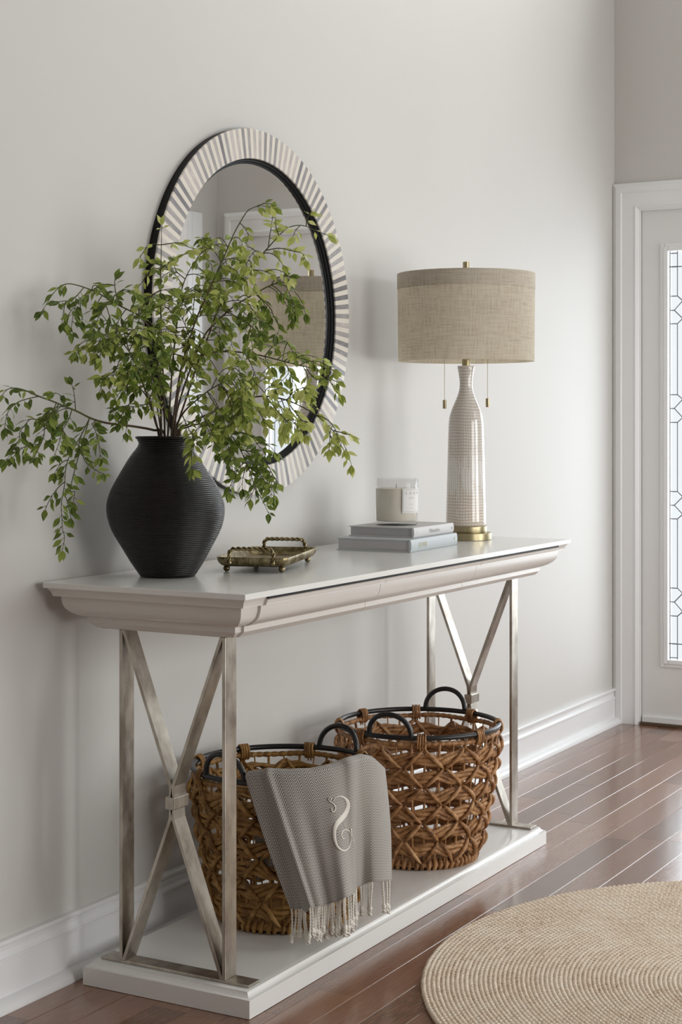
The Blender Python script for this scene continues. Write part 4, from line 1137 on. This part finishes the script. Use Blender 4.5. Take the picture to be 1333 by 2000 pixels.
B('long low leafy branch reaching left past the vase and trailing down beside it',
  [(322,850),(300,840),(270,834),(240,830),(209,826),(180,818),(152,804),(130,795),(101,783),(76,774),(45,761),(25,758),(13,762),(4,772)], 3.235,
  [([(76,774),(54,779),(36,785),(20,798),(13,812),(9,836)],3.22), ([(117,792),(97,808),(79,819),(59,819),(49,830),(39,843),(37,859),(27,877),(12,900)],3.21,1),
   ([(108,787),(98,812),(88,830),(86,852),(77,873),(67,893)],3.22,1),
   ([(173,815),(160,848),(144,875),(133,898),(128,920),(126,947),(120,983),(121,1010),(122,1032),(126,1050),(122,1075)],3.24,3),
   ([(160,845),(155,862),(160,884),(167,902),(182,915),(200,925)],3.23), ([(130,905),(139,947),(146,961),(142,988)],3.24), ([(140,799),(134,820),(122,841),(115,866),(106,890)],3.20,3), ([(190,822),(180,828),(186,840),(190,858)],3.24,1)],
  M_leafd, auto=((.50,.62,5,.06),), green=.42, startleaf=.66, r0=.0030)
B('small drooping sprig low on the left just above the vase rim',
  [(312,850),(305,830),(296,800),(285,772),(272,758),(260,745),(245,732),(228,732),(212,734)], 3.46,
  [([(287,790),(278,791),(267,795),(253,793),(240,797),(228,800),(220,808)],3.42,2), ([(240,797),(236,812),(232,828)],3.42), ([(252,735),(250,748),(248,758),(244,768)],3.40)],
  M_leafd, green=.3, startleaf=.75, r0=.002)
B('leafy branch climbing to the highest tip inside the mirror glass',
  [(335,850),(350,740),(365,680),(385,620),(410,565),(425,530),(440,497),(457,457),(480,417),(492,407),(510,402),(535,407)], 3.50,
  [([(450,470),(460,463),(470,468),(474,480)],3.46), ([(432,515),(425,500),(418,490),(405,478)],3.52,1), ([(500,404),(515,398),(530,398)],3.48), ([(470,435),(478,445),(486,460)],3.46), ([(415,552),(440,548),(462,552)],3.44,1)],
  M_leafm, auto=((.25,.62,9,.08),), green=.45, startleaf=.80)
B('leafy branch leaning right whose lime tip crosses the mirror frame at upper right',
  [(342,850),(370,760),(390,700),(407,657),(430,597),(462,555),(497,515),(530,477),(560,447),(587,440),(610,447),(640,460)], 3.52,
  [([(515,497),(500,490),(490,500),(480,520)],3.44,1), ([(520,488),(545,485),(570,490),(590,495),(598,508)],3.47), ([(545,462),(540,445),(538,425)],3.48), ([(485,528),(510,528),(530,535)],3.44,1), ([(600,443),(600,428),(607,418)],3.50), ([(585,440),(578,450),(572,462)],3.50)],
  M_leafl, auto=((.3,.68,10,.08),), green=.38, startleaf=.86, size=1.05)
B('dark leafy branch slanting right with sprays hanging before the reflected lampshade',
  [(338,850),(352,780),(380,700),(400,655),(420,632),(455,600),(492,577),(530,557),(555,552),(575,568),(590,590),(597,612)], 3.56,
  [([(497,575),(527,600),(535,618),(540,625),(545,642),(541,655)],3.52), ([(478,588),(497,610),(510,628),(516,645)],3.50,1), ([(530,557),(538,545),(550,540),(565,540)],3.54), ([(445,612),(470,622),(495,640),(505,665)],3.44,2), ([(540,553),(560,560),(568,580),(577,600)],3.52)],
  M_leafd, auto=((.28,.7,10,.08),), green=.55, startleaf=.84)
B('leafy branch running nearly level to the right across the middle of the mirror',
  [(340,850),(350,760),(372,710),(400,692),(430,687),(470,688),(517,696),(555,706),(592,715),(625,725),(642,740),(652,757),(663,770)], 3.56,
  [([(555,706),(565,700),(585,699),(612,707),(632,717),(650,722)],3.52), ([(520,694),(535,675),(557,667),(565,675),(572,686)],3.50,1), ([(555,706),(562,718),(563,730),(550,745)],3.50,1), ([(600,717),(610,735),(625,745)],3.52), ([(630,728),(650,742),(660,745)],3.54), ([(480,689),(490,710),(500,735)],3.46,2)],
  M_leafm, auto=((.3,.72,10,.08),), green=.45, startleaf=.82)
B('leafy branch arching low to the right, its lime tip drooping past the frame',
  [(346,850),(370,828),(400,812),(430,799),(462,788),(490,777),(520,774),(555,780),(585,792),(617,810),(640,830),(660,852),(676,876),(687,908)], 3.42,
  [([(617,810),(640,820),(655,838),(662,860),(672,880)],3.40,1), ([(520,774),(540,800),(560,822),(575,840)],3.38,2), ([(560,781),(580,810),(600,830)],3.40,1), ([(462,788),(480,770),(500,750),(520,738)],3.44,3), ([(560,782),(575,765),(590,758),(605,760)],3.40,2), ([(650,842),(668,845),(685,850)],3.42), ([(640,832),(645,850),(655,868)],3.41)],
  M_leafl, auto=((.25,.62,14,.075),), green=.5, startleaf=.82, size=1.05)
B('leafy branch drooping forward and down to the lowest tip right of the vase',
  [(350,850),(365,835),(392,828),(420,832),(447,845),(470,879),(485,913),(500,954),(512,975),(525,1003)], 3.33,
  [([(452,850),(470,845),(492,853),(505,870),(522,890)],3.32,1), ([(470,879),(500,885),(520,905),(535,930),(545,945)],3.33,2), ([(400,829),(412,850),(420,870)],3.34), ([(430,836),(440,860),(450,880),(462,900)],3.33,1), ([(485,915),(500,915),(512,930),(520,945)],3.33,1)],
  M_leafd, auto=((.3,.75,11,.07),), green=.3, startleaf=.5, r0=.0020)
B('bushy upright branch filling the middle of the bouquet behind the others',
  [(328,850),(334,760),(338,700),(345,640),(350,590),(362,545),(385,505),(405,485)], 3.60,
  [([(362,545),(345,530),(340,515)],3.56,1), ([(350,590),(375,580),(398,585),(412,600)],3.52,2), ([(345,640),(370,640),(395,650),(405,670)],3.50,2), ([(338,690),(360,700),(380,720),(385,745)],3.46,2), ([(345,620),(325,600),(310,595)],3.62,2), ([(385,505),(395,490),(398,475)],3.56,1)],
  M_leafm, auto=((.25,.95,16,.09),), green=.45, startleaf=.7)
B('leafy branch spreading low to the right in front of the mirror\'s lower left',
  [(340,850),(356,810),(380,785),(405,765),(430,750),(455,742),(480,745)], 3.42,
  [([(405,765),(420,790),(435,815),(440,840)],3.38,3), ([(380,785),(395,810),(410,835),(412,850)],3.37,2), ([(430,750),(450,770),(470,800),(478,825)],3.38,3), ([(430,750),(445,728),(465,715)],3.42,2), ([(356,810),(370,840),(385,862)],3.36,2)],
  M_leafm, auto=((.35,.95,12,.075),), green=.35, startleaf=.5)
B('short dense sprig leaning left over the vase mouth',
  [(315,850),(306,790),(294,740),(280,700),(268,665),(258,640)], 3.44,
  [([(294,740),(305,720),(312,700)],3.40,2), ([(280,700),(262,690),(250,695)],3.38,2), ([(268,665),(285,650),(300,640)],3.42,3), ([(258,640),(262,620),(275,610)],3.46,2)],
  M_leafd, auto=((.4,.95,10,.07),), green=.35, startleaf=.6, r0=.0020)
print('LEAVES', NLEAF, 'LIGHTS ok')
